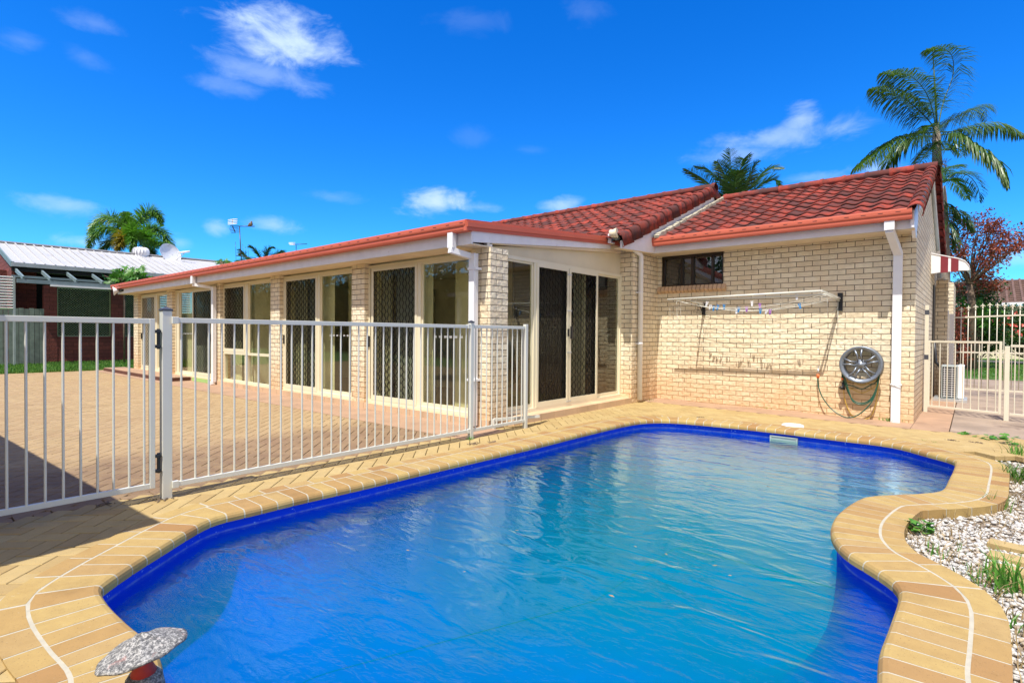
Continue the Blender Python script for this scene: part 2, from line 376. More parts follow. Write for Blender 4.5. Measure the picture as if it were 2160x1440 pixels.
for (a, b_, hw, hh, I) in [(590, 88, 132, 56, 1.0), (560, 155, 130, 32, .35), (500, 186, 90, 22, .2), (925, 425, 78, 26, .9), (1185, 433, 55, 20, .6), (1010, 437, 70, 14, .35),
        (1690, 252, 48, 30, .6), (1630, 292, 150, 30, .5), (1560, 325, 120, 26, .35), (1845, 355, 60, 24, .5), (1740, 372, 70, 14, .28),
        (140, 430, 70, 26, .42), (200, 48, 55, 22, .16), (45, 85, 55, 24, .14), (180, 122, 50, 22, .10), (170, 510, 60, 18, .4), (380, 510, 40, 26, .35),
        (575, 475, 56, 22, .5), (455, 478, 30, 22, .45), (1000, 45, 80, 26, .07), (1240, 25, 50, 26, .08), (700, 415, 60, 14, .15), (2150, 540, 55, 20, .35), (990, 290, 50, 20, .06), (1130, 316, 40, 12, .06)]:
    d = ray(a, b_); L = np.linalg.norm(d); d = d/L
    sb = nd(nt, 'VectorMath', operation='SUBTRACT'); ln(nt, co, sb.inputs[0]); sb.inputs[1].default_value = tuple(d)
    k = L*L; mu = nd(nt, 'VectorMath', operation='MULTIPLY'); ln(nt, sb.outputs[0], mu.inputs[0]); mu.inputs[1].default_value = (FPX*L/hw, FPX*L/hw, FPX*L/hh)
    le = nd(nt, 'VectorMath', operation='LENGTH'); ln(nt, mu.outputs[0], le.inputs[0])
    v = mth(nt, 'SUBTRACT', 1.25, le.outputs['Value'])
    v = mth(nt, 'ADD', v, mth(nt, 'MULTIPLY', mth(nt, 'SUBTRACT', nz.outputs['Fac'], .53), 2.6))
    mr = nd(nt, 'MapRange', interpolation_type='SMOOTHSTEP'); mr.inputs['From Min'].default_value = 0; mr.inputs['From Max'].default_value = 1.25; mr.inputs['To Max'].default_value = I; ln(nt, v, mr.inputs[0])
    cl = mr.outputs[0] if cl is None else mth(nt, 'MAXIMUM', cl, mr.outputs[0])
cloudc = (5.0, 6.2, 7.6)
fin = mixc(nt, mth(nt, 'MULTIPLY', cl, .82), skyc, cloudc)
# unseen cloud bank added overhead and behind the camera to lift the shade
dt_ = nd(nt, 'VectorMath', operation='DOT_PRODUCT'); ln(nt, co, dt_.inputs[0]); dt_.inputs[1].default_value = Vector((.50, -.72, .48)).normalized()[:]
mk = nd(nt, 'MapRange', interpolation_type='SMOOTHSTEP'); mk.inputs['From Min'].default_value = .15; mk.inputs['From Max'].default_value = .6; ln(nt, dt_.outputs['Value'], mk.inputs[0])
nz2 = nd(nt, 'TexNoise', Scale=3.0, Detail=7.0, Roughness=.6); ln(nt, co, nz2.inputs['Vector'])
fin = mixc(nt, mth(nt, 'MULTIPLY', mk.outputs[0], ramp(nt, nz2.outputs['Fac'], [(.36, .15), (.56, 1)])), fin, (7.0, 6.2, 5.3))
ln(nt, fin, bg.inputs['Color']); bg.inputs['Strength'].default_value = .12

# ================================================================== GROUND AND POOL
def catmull(P, n=12):
    P = [np.array(p, float) for p in P]; k = len(P); out = []
    for i in range(k):
        p0, p1, p2, p3 = P[i-1], P[i], P[(i+1) % k], P[(i+2) % k]
        for j in range(n):
            t = j/n; out.append(.5*((2*p1)+(-p0+p2)*t+(2*p0-5*p1+4*p2-p3)*t*t+(-p0+3*p1-3*p2+p3)*t**3))
    return np.array(out)
edge_px = [(336, 1388), (272, 1327), (232, 1287), (214, 1255), (228, 1241), (284, 1202), (348, 1162), (400, 1130), (455, 1102), (540, 1081), (634, 1058), (762, 1029), (893, 998),
           (1018, 969), (1137, 941), (1233, 917), (1324, 896), (1376, 890), (1447, 892), (1603, 907), (1766, 926.5), (1877, 940.5), (1954, 960), (2004, 974), (2014, 984), (2000, 1017),
           (1984, 1041), (1940, 1048.5), (1861, 1052.5), (1815, 1059), (1768.5, 1089), (1751.5, 1122), (1762, 1152), (1788.6, 1178), (1825, 1200), (1857, 1220.5), (1884, 1241), (1895, 1267),
           (1873, 1335), (1853, 1392)]
EP = [G(a, b, -.03)[:2] for a, b in edge_px]+[np.array(p) for p in [(-.24, 2.2), (-.27, 1.75), (-.5, 1.15), (-.95, .75), (-1.5, .60), (-2.0, .63)]]
cr = catmull(EP, 10)
def resample(C, ds):
    D = np.linalg.norm(np.roll(C, -1, 0)-C, axis=1); s = np.r_[0, np.cumsum(D)]; L = s[-1]; n = int(L/ds)
    t = np.arange(n)*L/n; CC = np.vstack([C, C[:1]])
    return np.c_[np.interp(t, s, CC[:, 0]), np.interp(t, s, CC[:, 1])], L
def smooth(C, k):
    o = C.copy()
    for _ in range(k): o = (np.roll(o, 1, 0)+o*2+np.roll(o, -1, 0))/4
    return o
POOL, PLEN = resample(cr, .02); POOL = smooth(POOL, 3)
area = .5*np.sum(POOL[:, 0]*np.roll(POOL[:, 1], -1)-np.roll(POOL[:, 0], -1)*POOL[:, 1])
sg = 1 if area > 0 else -1
def normals(C, k):
    T = np.roll(C, -1, 0)-np.roll(C, 1, 0); T = smooth(T, k); T /= np.linalg.norm(T, axis=1)[:, None]
    return np.c_[T[:, 1], -T[:, 0]]*sg
NRM = normals(POOL, 60)
def off(d, k=0): return POOL+NRM*d
from mathutils.geometry import tessellate_polygon
def inside(pt, C):
    x, y = pt; X, Y = C[:, 0], C[:, 1]; X2, Y2 = np.roll(X, -1), np.roll(Y, -1)
    c = ((Y > y) != (Y2 > y)) & (x < (X2-X)*(y-Y)/(Y2-Y+1e-12)+X); return c.sum() % 2 == 1
def ring_sheet(name, outer, hole, z, mat):
    t = tessellate_polygon([[Vector((*p, 0)) for p in outer], [Vector((*p, 0)) for p in hole]])
    pts = list(outer)+list(hole)
    mb = MB(); mb.add([(p[0], p[1], z) for p in pts], [tuple(f) for f in t]); return mb.build(name, mat)
midring = off(.12)[::6]
tag(ring_sheet('ground', [(-400, -300), (400, -300), (400, 500), (-400, 500)], [tuple(p) for p in midring], -.09, MAT['earth']), kind='structure')
pool = thing('swimming_pool', 'free form in ground swimming pool with blue liner and yellow brick coping', 'swimming pool', (-2.2, 4, 0))
sh = off(.038)[::3]; k = len(sh)
mb = MB(); vs = []
fl = smooth(sh.copy(), 12)
cen = sh.mean(0)
def shallow(p):     # floor rises toward the left near end
    t = np.clip((p[1]-1.0)/4.0, 0, 1); return -.75-.85*t
lv = [(sh, lambda p: -.056), (sh, lambda p: -.30), *[(smooth(off(.038-.85*(1-math.cos(t_))), int(30+900*(1-math.cos(t_))))[::3], (lambda p, q=math.sin(t_): -.30+(shallow(p)+.30)*q)) for t_ in np.radians([12, 24, 36, 48, 60, 72, 84])]]
for C, zf_ in lv: vs += [(p[0], p[1], zf_(p)) for p in C]
fs = [(i*k+j, i*k+(j+1) % k, (i+1)*k+(j+1) % k, (i+1)*k+j) for i in range(len(lv)-1) for j in range(k)]
mb.add(vs, fs, True)
last = lv[-1][0]; t = tessellate_polygon([[Vector((*p, 0)) for p in last]])
mb.add([(p[0], p[1], shallow(p)) for p in last], [tuple(f) for f in t], True)
mb.build('shell', MAT['liner'], pool)
# coping: bullnosed inner bricks, flat outer bricks, grout under both
def at_s(s, d):
    n = len(POOL); f = (s/PLEN*n) % n; i = int(f); t = f-i; j = (i+1) % n
    return (POOL[i]*(1-t)+POOL[j]*t)+(NRM[i]*(1-t)+NRM[j]*t)*d
prof_in = [(.262, .010), (.034, .010), (.016, .005), (.005, -.008), (0, -.024), (.002, -.05), (.262, -.05)]
prof_out = [(.395, .010), (.278, .010), (.278, -.05), (.395, -.075)]
def brickrow(mb, s0, s1, prof, cuts=2):
    k = len(prof); vs = []
    for c in range(cuts+1):
        s = s0+(s1-s0)*c/cuts
        for (d, z) in prof:
            q = at_s(s, d); vs.append((q[0], q[1], z))
    fs = [(c*k+i, c*k+(i+1) % k, (c+1)*k+(i+1) % k, (c+1)*k+i) for c in range(cuts) for i in range(k)]
    fs += [tuple(range(k))[::-1], tuple(range(cuts*k, cuts*k+k))]
    mb.add(vs, fs)
mb = MB(); n = round(PLEN/.118); st = PLEN/n
for i in range(n):
    # keep brick widths even at mid-brick rather than at the water
    brickrow(mb, i*st+.0052, (i+1)*st-.0052, prof_in)
n2 = round(PLEN/.19); st2 = PLEN/n2
for i in range(n2): brickrow(mb, i*st2+.0052, (i+1)*st2-.0052, prof_out)
mb.build('coping', MAT['coping'], pool, bevel=0)
mb = MB(); pr = [(.392, .0088), (.033, .0088), (.0165, .0038), (.0062, -.0085), (.0013, -.0245), (.0033, -.048), (.392, -.085)]; kk = 520; vs = []
for i in range(kk):
    for d, z in pr: q = at_s(i*PLEN/kk, d); vs.append((q[0], q[1], z))
k = len(pr); mb.add(vs, [(i*k+j, i*k+(j+1) % k, ((i+1) % kk)*k+(j+1) % k, ((i+1) % kk)*k+j) for i in range(kk) for j in range(k)])
mb.build('grout', MAT['mortar'], pool)
# skimmer mouth
a = PY(1627, 916, 7.95); mb = MB()
pts = [G(1627, 915, -.075), G(1685, 921, -.075)]
d = pts[1]-pts[0]; d /= np.linalg.norm(d); nn = np.cross(d, (0, 0, 1)); c = (pts[0]+pts[1])/2
i0 = np.argmin(np.linalg.norm(POOL-c[:2], axis=1)); c = np.array([*(POOL[i0]+NRM[i0]*.012), -.11]); tn = np.array([-NRM[i0][1], NRM[i0][0], 0]); 
nn = np.array([*NRM[i0], 0])
for z0, z1, u0, u1 in ((-.094, -.084, -.17, .17), (-.16, -.150, -.17, .17), (-.16, -.085, -.17, -.15), (-.16, -.085, .15, .17)):
    mb.ob([c[0]+tn[0]*(u0+u1)/2, c[1]+tn[1]*(u0+u1)/2, (z0+z1)/2], (tn, nn, (0, 0, 1)), (u1-u0)/2, .014, (z1-z0)/2)
mb.ob([c[0], c[1], -.118], (tn, nn, (0, 0, 1)), .15, .004, .028)
mb.build('skimmer_mouth', MAT['grey'], pool)
t = tessellate_polygon([[Vector((*p, 0)) for p in sh]])
wr = off(.044)[::3]; k = len(wr); tf_ = [tuple(f) for f in t]
up_n = np.cross(np.array([*(wr[tf_[0][1]]-wr[tf_[0][0]]), 0]), np.array([*(wr[tf_[0][2]]-wr[tf_[0][0]]), 0]))[2]
if up_n < 0: tf_ = [f[::-1] for f in tf_]
sidef = [(i, k+i, k+(i+1) % k, (i+1) % k) if sg > 0 else (i, (i+1) % k, k+(i+1) % k, k+i) for i in range(k)]
wat = MB().add([(p[0], p[1], -.125) for p in wr]+[(p[0], p[1], -1.7) for p in wr], tf_+[tuple(k+i for i in f[::-1]) for f in tf_]+sidef).build('pool_water', MAT['water']); tag(wat, kind='structure')
# ---- herringbone pavers as one mesh per paved area
def clampz(x, y): return -.045*min(1, max(0, (x+4.7)/4))*min(1, max(0, (y-8)/1.5))
def herring(name, mat, test, cx, cy, R, wd=.115, rot=45, gap=.0034, z=0, th=.05, jit=.0012, kind='structure'):
    ca, sa = math.cos(math.radians(rot)), math.sin(math.radians(rot)); n = int(R/wd)
    V = []; F = []
    for a in range(-n, n):
        for b in range(-n, n):
            dd = (a-b) % 4
            if dd == 0: x0, x1, y0, y1 = a, a+2, b, b+1
            elif dd == 2: x0, x1, y0, y1 = a, a+1, b-1, b+1
            else: continue
            mx, my = (x0+x1)/2*wd, (y0+y1)/2*wd; X, Y = cx+mx*ca-my*sa, cy+mx*sa+my*ca
            if not test(X, Y): continue
            hx, hy = (x1-x0)/2*wd-gap, (y1-y0)/2*wd-gap
            o = len(V); zz = z+clampz(X, Y)+RNG.uniform(-jit, jit); tx, ty = RNG.uniform(-.004, .004, 2); be = .0035
            for k_, (e, dz) in enumerate(((0, -th), (0, -be), (be, 0))):
                for sx, sy in ((-1, -1), (1, -1), (1, 1), (-1, 1)):
                    qx, qy = mx+sx*(hx-e), my+sy*(hy-e)
                    V.append((cx+qx*ca-qy*sa, cy+qx*sa+qy*ca, zz+dz+tx*sx*hx+ty*sy*hy))
            for L_ in (0, 4):
                for i in range(4): F.append((o+L_+i, o+L_+(i+1) % 4, o+L_+4+(i+1) % 4, o+L_+4+i))
            F.append((o+8, o+9, o+10, o+11))
    me = bpy.data.meshes.new(name); me.from_pydata(V, [], F); me.materials.append(mat)
    ob = bpy.data.objects.new(name, me); S.collection.objects.link(ob); tag(ob, kind=kind); return ob
# fast inside test grid for the pool + gravel bed
HOLE = off(.20)[::8]; OUTR = off(.40)[::8]
def deck_ok(x, y):
    if not (-4.735 < x < 3.2 and -1.5 < y < 9.42): return False
    if x > -.75 and 2.0 < y < 7.75: return y > 7.5 and x < -.25 and not inside((x, y), HOLE)
    if x > -.4 and y <= 2.0: return x < .6 and not inside((x, y), HOLE) and False
    return not inside((x, y), HOLE)
herring('pool_deck', MAT['deck'], deck_ok, -2, 4, 8.2)
herring('patio_paving', MAT['patio'], lambda x, y: -21.3 < x < -4.86 and -3.2 < y < 4.55, -12, 1.5, 12.5, z=-.004, rot=45)
herring('patio_border', MAT['patio'], lambda x, y: -4.9 < x < -4.72 and -1.5 < y < 5.2, -4.8, 2, 4.5, z=-.004, rot=0, wd=.1)
MB().bx(-21.3, -4.55, 4.52, 5.29, -.085, .003).build('apron_path', MAT['concrete']); tag(bpy.data.objects['apron_path'], kind='structure')
# pink concrete strip under the clothes line wall, path to the side gate
mb = MB(); mb.prism([(-4.75, 9.43, -.12), (-.66, 9.43, -.12), (-.66, 10.12, -.12), (-4.75, 10.12, -.12)], (0, 0, .122))
for i, v in enumerate(mb.v):
    if v[2] > -.01: mb.v[i] = (v[0], v[1], clampz(v[0], 10)+.004)
tag(mb.build('wall_strip_path', MAT['concrete']), kind='structure')
tag(MB().bx(-.655, -.235, 9.43, 20.5, -.12, -.041).build('side_path', MAT['concrete']), kind='structure')
tag(MB().bx(-.222, 7.5, 9.43, 22.2, -.12, -.043).build('side_yard_path', MAT['path']), kind='structure')
# lawns and road
tag(MB().bx(-60, -21.3, -40, 40, -.085, -.0).build('left_lawn', MAT['lawn']), kind='structure')
tag(MB().bx(-21.3, -5.5, -12, -3.2, -.085, -.0).build('back_lawn', MAT['lawn']), kind='structure')
tag(MB().bx(-30, 60, 22.2, 36.5, -.085, -.03).build('front_lawn', MAT['lawn']), kind='structure')
tag(MB().bx(-30, 60, 36.5, 41, -.085, -.045).build('road', MAT['road']), kind='structure')
tag(MB().bx(-30, 60, 41, 70, -.085, .02).build('far_lawn', MAT['lawn']), kind='structure')
def blades(name, mat, pts, h, wd, lean=.3, kind='stuff', parent=None, label=None):
    V = []; F = []
    for (x, y, z) in pts:
        a = random.uniform(0, 6.283); hh = h*random.uniform(.5, 1.2); b = random.uniform(0, 6.283); l = hh*random.uniform(0, lean)
        dx, dy = math.cos(a)*wd/2, math.sin(a)*wd/2; o = len(V)
        V += [(x-dx, y-dy, z), (x+dx, y+dy, z), (x+dx*.6+math.cos(b)*l*.4, y+dy*.6+math.sin(b)*l*.4, z+hh*.6), (x-dx*.6+math.cos(b)*l*.4, y-dy*.6+math.sin(b)*l*.4, z+hh*.6), (x+math.cos(b)*l, y+math.sin(b)*l, z+hh)]
        F += [(o, o+1, o+2, o+3), (o+3, o+2, o+4)]
    me = bpy.data.meshes.new(name); me.from_pydata(V, [], F); me.materials.append(mat)
    ob = bpy.data.objects.new(name, me); S.collection.objects.link(ob)
    if kind: ob['kind'] = kind
    if parent: ob.parent = parent
    return ob
pts = [(random.uniform(-27.5, -21.2), random.uniform(1.5, 8), 0) for _ in range(9000)]
pts += [(-21.3+random.gauss(0, .06), random.uniform(1.5, 6), 0) for _ in range(900)]
blades('lawn_grass', MAT['grass'], pts, .075, .03)
pts = [(random.uniform(-.6, 5), random.uniform(22, 36), 0) for _ in range(7000)]
blades('lawn_grass', MAT['grass'], pts, .06, .05)
MAT['gravelbed'] = plain('gravel bed', (.20, .155, .11), .9, var=.3, scale=30, bumpv=.8)
mb = MB(); gB = off(.25)[::8]
for ix in range(56):
    for iy in range(104):
        x, y = -.65+ix*.06, 1.9+iy*.06
        if not inside((x, y), gB) and not inside((x+.06, y+.06), gB): mb.add([(x, y, -.066), (x+.06, y, -.066), (x+.06, y+.06, -.066), (x, y+.06, -.066)], [(0, 1, 2, 3)])
tag(mb.build('gravel_bed', MAT['gravelbed']), kind='structure')
# gravel bed: pebbles
ico = bpy.data.meshes.new('tmp')
import bmesh
bm = bmesh.new(); bmesh.ops.create_icosphere(bm, subdivisions=1, radius=1); ICV = np.array([v.co[:] for v in bm.verts]); ICF = np.array([[v.index for v in f.verts] for f in bm.faces]); bm.free()
PV = []; PF = []; cnt = 0
while cnt < 24000:
    x, y = random.uniform(-.45, 1.9), random.uniform(2.2, 7.7)
    if y > 5.5 and random.random() < .25: continue
    if y > 7.2-.2*x and random.random() < .5: continue
    if inside((x, y), OUTR): continue
    if math.sin(x*7+2*math.sin(y*3))*math.sin(y*5.3+x*2) > .62 and random.random() < .8: continue
    r = random.uniform(.006, .017); q = ICV*np.array([r*random.uniform(.9, 1.5), r, r*.62])
    q = q*(1+RNG.uniform(-.12, .12, (len(q), 1)))
    a, t_ = random.uniform(0, 6.28), random.uniform(-.5, .5)
    Rz = np.array([[math.cos(a), -math.sin(a), 0], [math.sin(a), math.cos(a), 0], [0, 0, 1]]); Rx = np.array([[1, 0, 0], [0, math.cos(t_), -math.sin(t_)], [0, math.sin(t_), math.cos(t_)]])
    q = q@Rx.T@Rz.T+np.array([x, y, -.066+random.uniform(0, .018)])
    PV.append(q); PF.append(ICF+cnt*len(ICV)); cnt += 1
me = bpy.data.meshes.new('gravel'); me.from_pydata(np.vstack(PV).tolist(), [], np.vstack(PF).tolist()); me.materials.append(MAT['pebble'])
me.polygons.foreach_set('use_smooth', [True]*len(me.polygons))
gv = bpy.data.objects.new('gravel', me); S.collection.objects.link(gv); tag(gv, 'white pebble bed beside the pool coping', 'gravel', kind='stuff')
# ================================================================== THE HOUSE
HY = 5.286; YR = 5.385; ZF = .10; XD = -5.0; XH = -4.76; YC = 10.06; XR = -.66
house = thing('brick_house', 'cream brick house with red tiled roof and long terracotta guttered patio wing behind the pool', 'house', (-4.8, 5.3, 0))
pil = [(-19.97, -19.55), (-17.03, -16.62), (-13.71, -13.47), (-10.98, -10.60), (-8.07, -7.70), (-5.227, -4.865)]
for i, (a, b) in enumerate(pil):
    MB().bx(a, b, HY, 5.64 if i == 5 else 5.52, ZF if i > 2 else 0, 2.395).build('pillar', MAT['brick'], house)
mb = MB()      # floor slab with tiled edge
x = -20.0
while x < -4.9:
    x2 = min(x+.30, -4.868); mb.bx(x+.003, x2-.003, HY-.012, HY+.2, -.08, ZF-.002); x = x2
y = HY+.2
while y < 5.64: mb.bx(-4.95, -4.868, y, min(5.64, y+.3)-.004, -.08, ZF-.002); y += .3
y = 5.66
while y < 9.0: y2 = min(9.0, y+.31); mb.bx(-5.12, XH+.003, y+.003, y2-.003, -.08, ZF); y = y2
mb.build('slab_edge', MAT['tilebase'], house)
MB().bx(-15.15, -14.0, HY-.02, HY-.012, .005, .095).build('green_panel', MAT['lime'], house)
MB().bx(-20.9, -15.25, 4.72, HY-.013, -.08, .088).build('step', MAT['brownbrick'], house)
MB().bx(-20.9, -15.26, 4.74, HY-.013, .086, .098).build('step_top', MAT['concrete'], house)
# grille of a security screen
def grille(mb, F, u0, u1, z0, z1, n, du=.075, dz=.12, t=.0075):
    nu = max(2, round((u1-u0)/du)); du = (u1-u0)/nu; nz_ = round((z1-z0)/(dz/2)); hz = (z1-z0)/nz_
    for i in range(nu+1):
        for j in range(nz_):
            s0 = du/4 if (i+j) % 2 else -du/4; s1 = -s0
            a0 = min(u1, max(u0, u0+i*du+s0)); a1 = min(u1, max(u0, u0+i*du+s1))
            if a0 == a1: continue
            za, zb = z0+j*hz, z0+(j+1)*hz
            vs = [F.p(a0-t, za, n), F.p(a0+t, za, n), F.p(a1+t, zb, n), F.p(a1-t, zb, n), F.p(a0-t, za, n+.006), F.p(a0+t, za, n+.006), F.p(a1+t, zb, n+.006), F.p(a1-t, zb, n+.006)]
            mb.add(vs, [(4, 5, 6, 7), (0, 4, 7, 3), (1, 2, 6, 5)])
        # vertical nodes where neighbouring strands touch
    return mb
def opening(F, u0, u1, z0, z1, segs, name, label=None, gmat='mesh', transom=None):
    """segs: (kind, ua, ub) kinds: glass, screen, window_screen"""
    mb = MB(); t = .045
    F.bx(mb, u0, u1, z1-.05, z1, -.06, .02); F.bx(mb, u0, u1, z0, z0+.05, -.06, .025)
    F.bx(mb, u0, u0+t, z0+.05, z1-.05, -.06, .02); F.bx(mb, u1-t, u1, z0+.05, z1-.05, -.06, .02)
    for s in segs:
        if s[0] == 'post': F.bx(mb, s[1], s[2], z0+.05, z1-.05, -.06, .018)
    if transom: F.bx(mb, u0+t, u1-t, transom-.025, transom+.025, -.05, .03)
    fr = mb.build(name, MAT['frame'], house)
    if label: fr['label'] = label
    for s in segs:
        k, a, b = s[:3]; nz0, nz1 = z0+.05, z1-.05
        if k == 'glass':
            mb = MB(); e = .03
            F.bx(mb, a, a+e, nz0, nz1, -.03, -.005); F.bx(mb, b-e, b, nz0, nz1, -.03, -.005); F.bx(mb, a+e, b-e, nz1-e, nz1, -.03, -.005); F.bx(mb, a+e, b-e, nz0, nz0+.06, -.03, -.005)
            mb.build('sash', MAT['frame'], fr)
            mb = MB(); F.bx(mb, a+e, b-e, nz0+.06, nz1-e, -.022, -.017); mb.build('glass_pane', MAT['glass'], fr)
        elif k == 'wglass':
            mb = MB(); e = .03
            F.bx(mb, a, a+e, transom+.03, nz1, -.03, -.005); F.bx(mb, b-e, b, transom+.03, nz1, -.03, -.005); F.bx(mb, a+e, b-e, nz1-e, nz1, -.03, -.005)
            mb.build('sash', MAT['frame'], fr)
            for za_, zb_ in ((transom+.03, nz1-e), (nz0+.02, transom-.03)):
                mb = MB(); F.bx(mb, a+e, b-e, za_, zb_, -.022, -.017); mb.build('glass_pane', MAT['glass'], fr)
        elif k in ('screen', 'wscreen'):
            zz0 = transom+.03 if (transom and k == 'wscreen') else nz0
            mb = MB(); e = .05
            F.bx(mb, a, a+e, zz0, nz1, .0, .028); F.bx(mb, b-e, b, zz0, nz1, .0, .028); F.bx(mb, a+e, b-e, nz1-e, nz1, .0, .028); F.bx(mb, a+e, b-e, zz0, zz0+e*1.5, .0, .028)
            mb.build('screen_frame', MAT['frame'], fr)
            g = MB(); grille(g, F, a+e, b-e, zz0+e*1.5, nz1-e, .010); g.build('grille', MAT[gmat], fr)
            mb = MB(); F.bx(mb, a+e, b-e, zz0+e*1.5, nz1-e, -.028, -.022); mb.build('glass_pane', MAT['glass'], fr)
            mb = MB(); F.bx(mb, a+e, b-e, zz0+e*1.5, nz1-e, .004, .006); mb.build('fly_screen', MAT['flyscreen'], fr)
            if k == 'wscreen':
                mb = MB(); F.bx(mb, a+.03, b-.03, nz0+.02, transom-.03, -.022, -.017); mb.build('glass_pane', MAT['glass'], fr)
    return fr
Ff = Fr((0, YR, 0), (1, 0, 0), (0, -1, 0))
U = lambda px: float(PY(px, 700, YR)[0])
ZT = 2.365
d5 = opening(Ff, -7.70, -5.23, ZF, ZT, [('screen', U(786), U(882)), ('post', U(882), U(889)), ('glass', U(889), -5.27)], 'sliding_door')
d4 = opening(Ff, -10.60, -8.07, ZF, ZT, [('screen', U(603), U(671)), ('post', U(671), U(676)), ('glass', U(676), -8.11)], 'sliding_door')
d3 = opening(Ff, -13.47, -10.98, ZF, ZT, [('wscreen', U(473), U(518)), ('post', U(518), U(524.5)), ('wglass', U(524.5), -11.02)], 'window', transom=.765)
d2 = opening(Ff, -16.62, -13.71, ZF, ZT, [('post', U(374), U(379)), ('glass', U(380), U(407)), ('screen', U(408), U(449))], 'sliding_door')
d1 = opening(Ff, -19.55, -17.03, ZF, ZT, [('screen', U(300), U(329)), ('post', U(329), U(333)), ('glass', U(333), -17.07)], 'sliding_door', 'sliding door with a cream grille', 'creammesh')
Fd = Fr((XD, 0, 0), (0, 1, 0), (1, 0, 0))
V_ = lambda px: float(PX(px, 700, XD)[1])
dd = opening(Fd, 5.64, 9.0, ZF+.002, 2.36, [('glass', 5.66, V_(1124)), ('post', V_(1124), V_(1129)), ('screen', V_(1129), V_(1197)), ('screen', V_(1198), V_(1258)), ('glass', V_(1259), 8.955)], 'sliding_door', 'double security screen door facing the pool')
for z in (.16, .95, 1.62, 2.2): Fd.bx(hb_ := MB(), V_(1193), V_(1202), z, z+.022, .028, .036); hb_.build('hinge', MAT['galv'], dd)
mb = MB(); Fd.bx(mb, V_(1194), V_(1196), 1.22, 1.34, .028, .05); Fd.bx(mb, V_(1200), V_(1203), 1.18, 1.38, .028, .06); mb.build('handle', MAT['black'], dd)
for dr, px in ((d5, 781), (d4, 602.5), (d2, 447), (d1, 301)):
    mb = MB(); Ff.bx(mb, U(px)-.02, U(px)+.02, 1.02, 1.2, .02, .045); mb.build('handle', MAT['black'], dr)
def decals(dr, F, u0, u1, z):
    mb = MB(); u = u0
    while u < u1: F.bx(mb, u, u+.055, z, z+.007, -.016, -.0145); F.bx(mb, u, u+.055, z+.016, z+.023, -.016, -.0145); u += .11
    mb.build('safety_decal', MAT['white'], dr)
decals(d5, Ff, U(914), U(972), 1.19); decals(d4, Ff, U(694), U(735), 1.19); decals(d2, Ff, U(386), U(406), 1.19)
# room behind the glass
mb = MB(); mb.bx(-19.9, -5.12, 5.52, 9.0, ZF-.03, ZF+.004); mb.build('room_floor', MAT['floorin'], house)
mb = MB(); mb.bx(-19.9, -5.12, 7.9, 8.0, ZF+.004, 2.40); mb.bx(-20.0, -19.9, 5.52, 9.0, ZF+.004, 2.4)
mb.bx(-12.3, -12.2, 5.52, 8.9, ZF+.004, 2.4); mb.bx(-20, -5.06, 5.40, 9.0, 2.405, 2.45); mb.build('room_wall', MAT['interior'], house)
mb = MB()
for (u0, u1) in ((-7.64, -7.45), (-6.62, -6.40), (-10.55, -10.2), (-9.62, -9.2), (-16.5, -16.1), (-19.4, -19.0), (-13.4, -13.1), (-12.5, -12.3)):
    u = u0
    while u < u1: mb.ob((u+.045, 5.60, 1.23), ((1, .35, 0), (-.35, 1, 0), (0, 0, 1)), .044, .002, 1.12); u += .082
mb.build('vertical_blind', MAT['curtain'], house)
MB().bx(-5.45, -5.43, 6.42, 8.15, ZF+.01, 2.39).build('dark_interior_sheet', MAT['screen'], house)  # dark sheet standing in for the unlit room behind the security screens
MAT['greyblind'] = plain('grey blind', (.55, .56, .55), .8)
mb = MB()
for (u0, u1) in ((-7.35, -6.75), (-10.2, -9.65), (-13.1, -12.6), (-16.0, -14.4)):
    u = u0
    while u < u1: mb.ob((u+.045, 5.68, 1.23), ((1, .45, 0), (-.45, 1, 0), (0, 0, 1)), .045, .002, 1.12); u += .085
mb.build('vertical_blind', MAT['greyblind'], house)
mb = MB(); mb.bx(-9.3, -8.25, 6.02, 6.06, ZF, 2.38); mb.bx(-6.30, -5.62, 6.02, 6.06, ZF, 2.38); mb.bx(-12.3, -11.3, 6.3, 6.34, ZF, 2.38); mb.bx(-7.4, -6.9, 7.80, 7.89, ZF, 2.2); mb.bx(-9.8, -8.9, 7.80, 7.89, ZF, 2.2); mb.bx(-6.4, -6.1, 7.82, 7.89, 1.3, 2.0); mb.build('inner_door', MAT['curtain'], house)
mb = MB(); mb.bx(-6.0, -5.3, 7.86, 7.89, 1.3, 2.05); mb.bx(-11.4, -10.6, 7.86, 7.89, 1.2, 2.0); mb.bx(-7.6, -7.4, 7.84, 7.89, 0.2, 2.1); mb.build('inner_window', MAT['dark'], house)
# walls of the main house
mb = MB()
mb.bx(-5.1, XH, 9.0, YC+.2, -.12, 2.95); mb.build('wall', MAT['brick'], house)
mb = MB(); WX0, WX1, WZ0, WZ1 = -4.69, -3.49, 2.175, 2.785
mb.bx(XH, WX0, YC, YC+.2, -.12, WZ1); mb.bx(WX0, WX1, YC, YC+.2, -.12, WZ0-.002); mb.bx(WX1, XR, YC, YC+.2, -.12, WZ1); mb.build('wall', MAT['brick'], house)
mb = MB(); mb.prism([(XR, YC+.201, -.12), (XR, 15.9, -.12), (XR, 15.9, 3.2), (XR, 13.0, 4.33), (XR, YC+.201, 3.20)], (-.2, 0, 0)); mb.build('gable_wall', MAT['brick'], house)
MB().bx(-20, -.9, 15.7, 15.9, -.1, 3.0).build('wall', MAT['brick'], house)
MB().bx(-20.0, -19.8, 5.6, 15.7, 0, 2.9).build('wall', MAT['brick'], house)
mb = MB(); mb.prism([(-5.06, 5.50, 2.366), (-5.06, 9.0, 2.366), (-5.06, 9.0, 2.80), (-5.06, 5.50, 2.45)], (.05, 0, 0)); mb.build('head_panel', MAT['panel'], house)
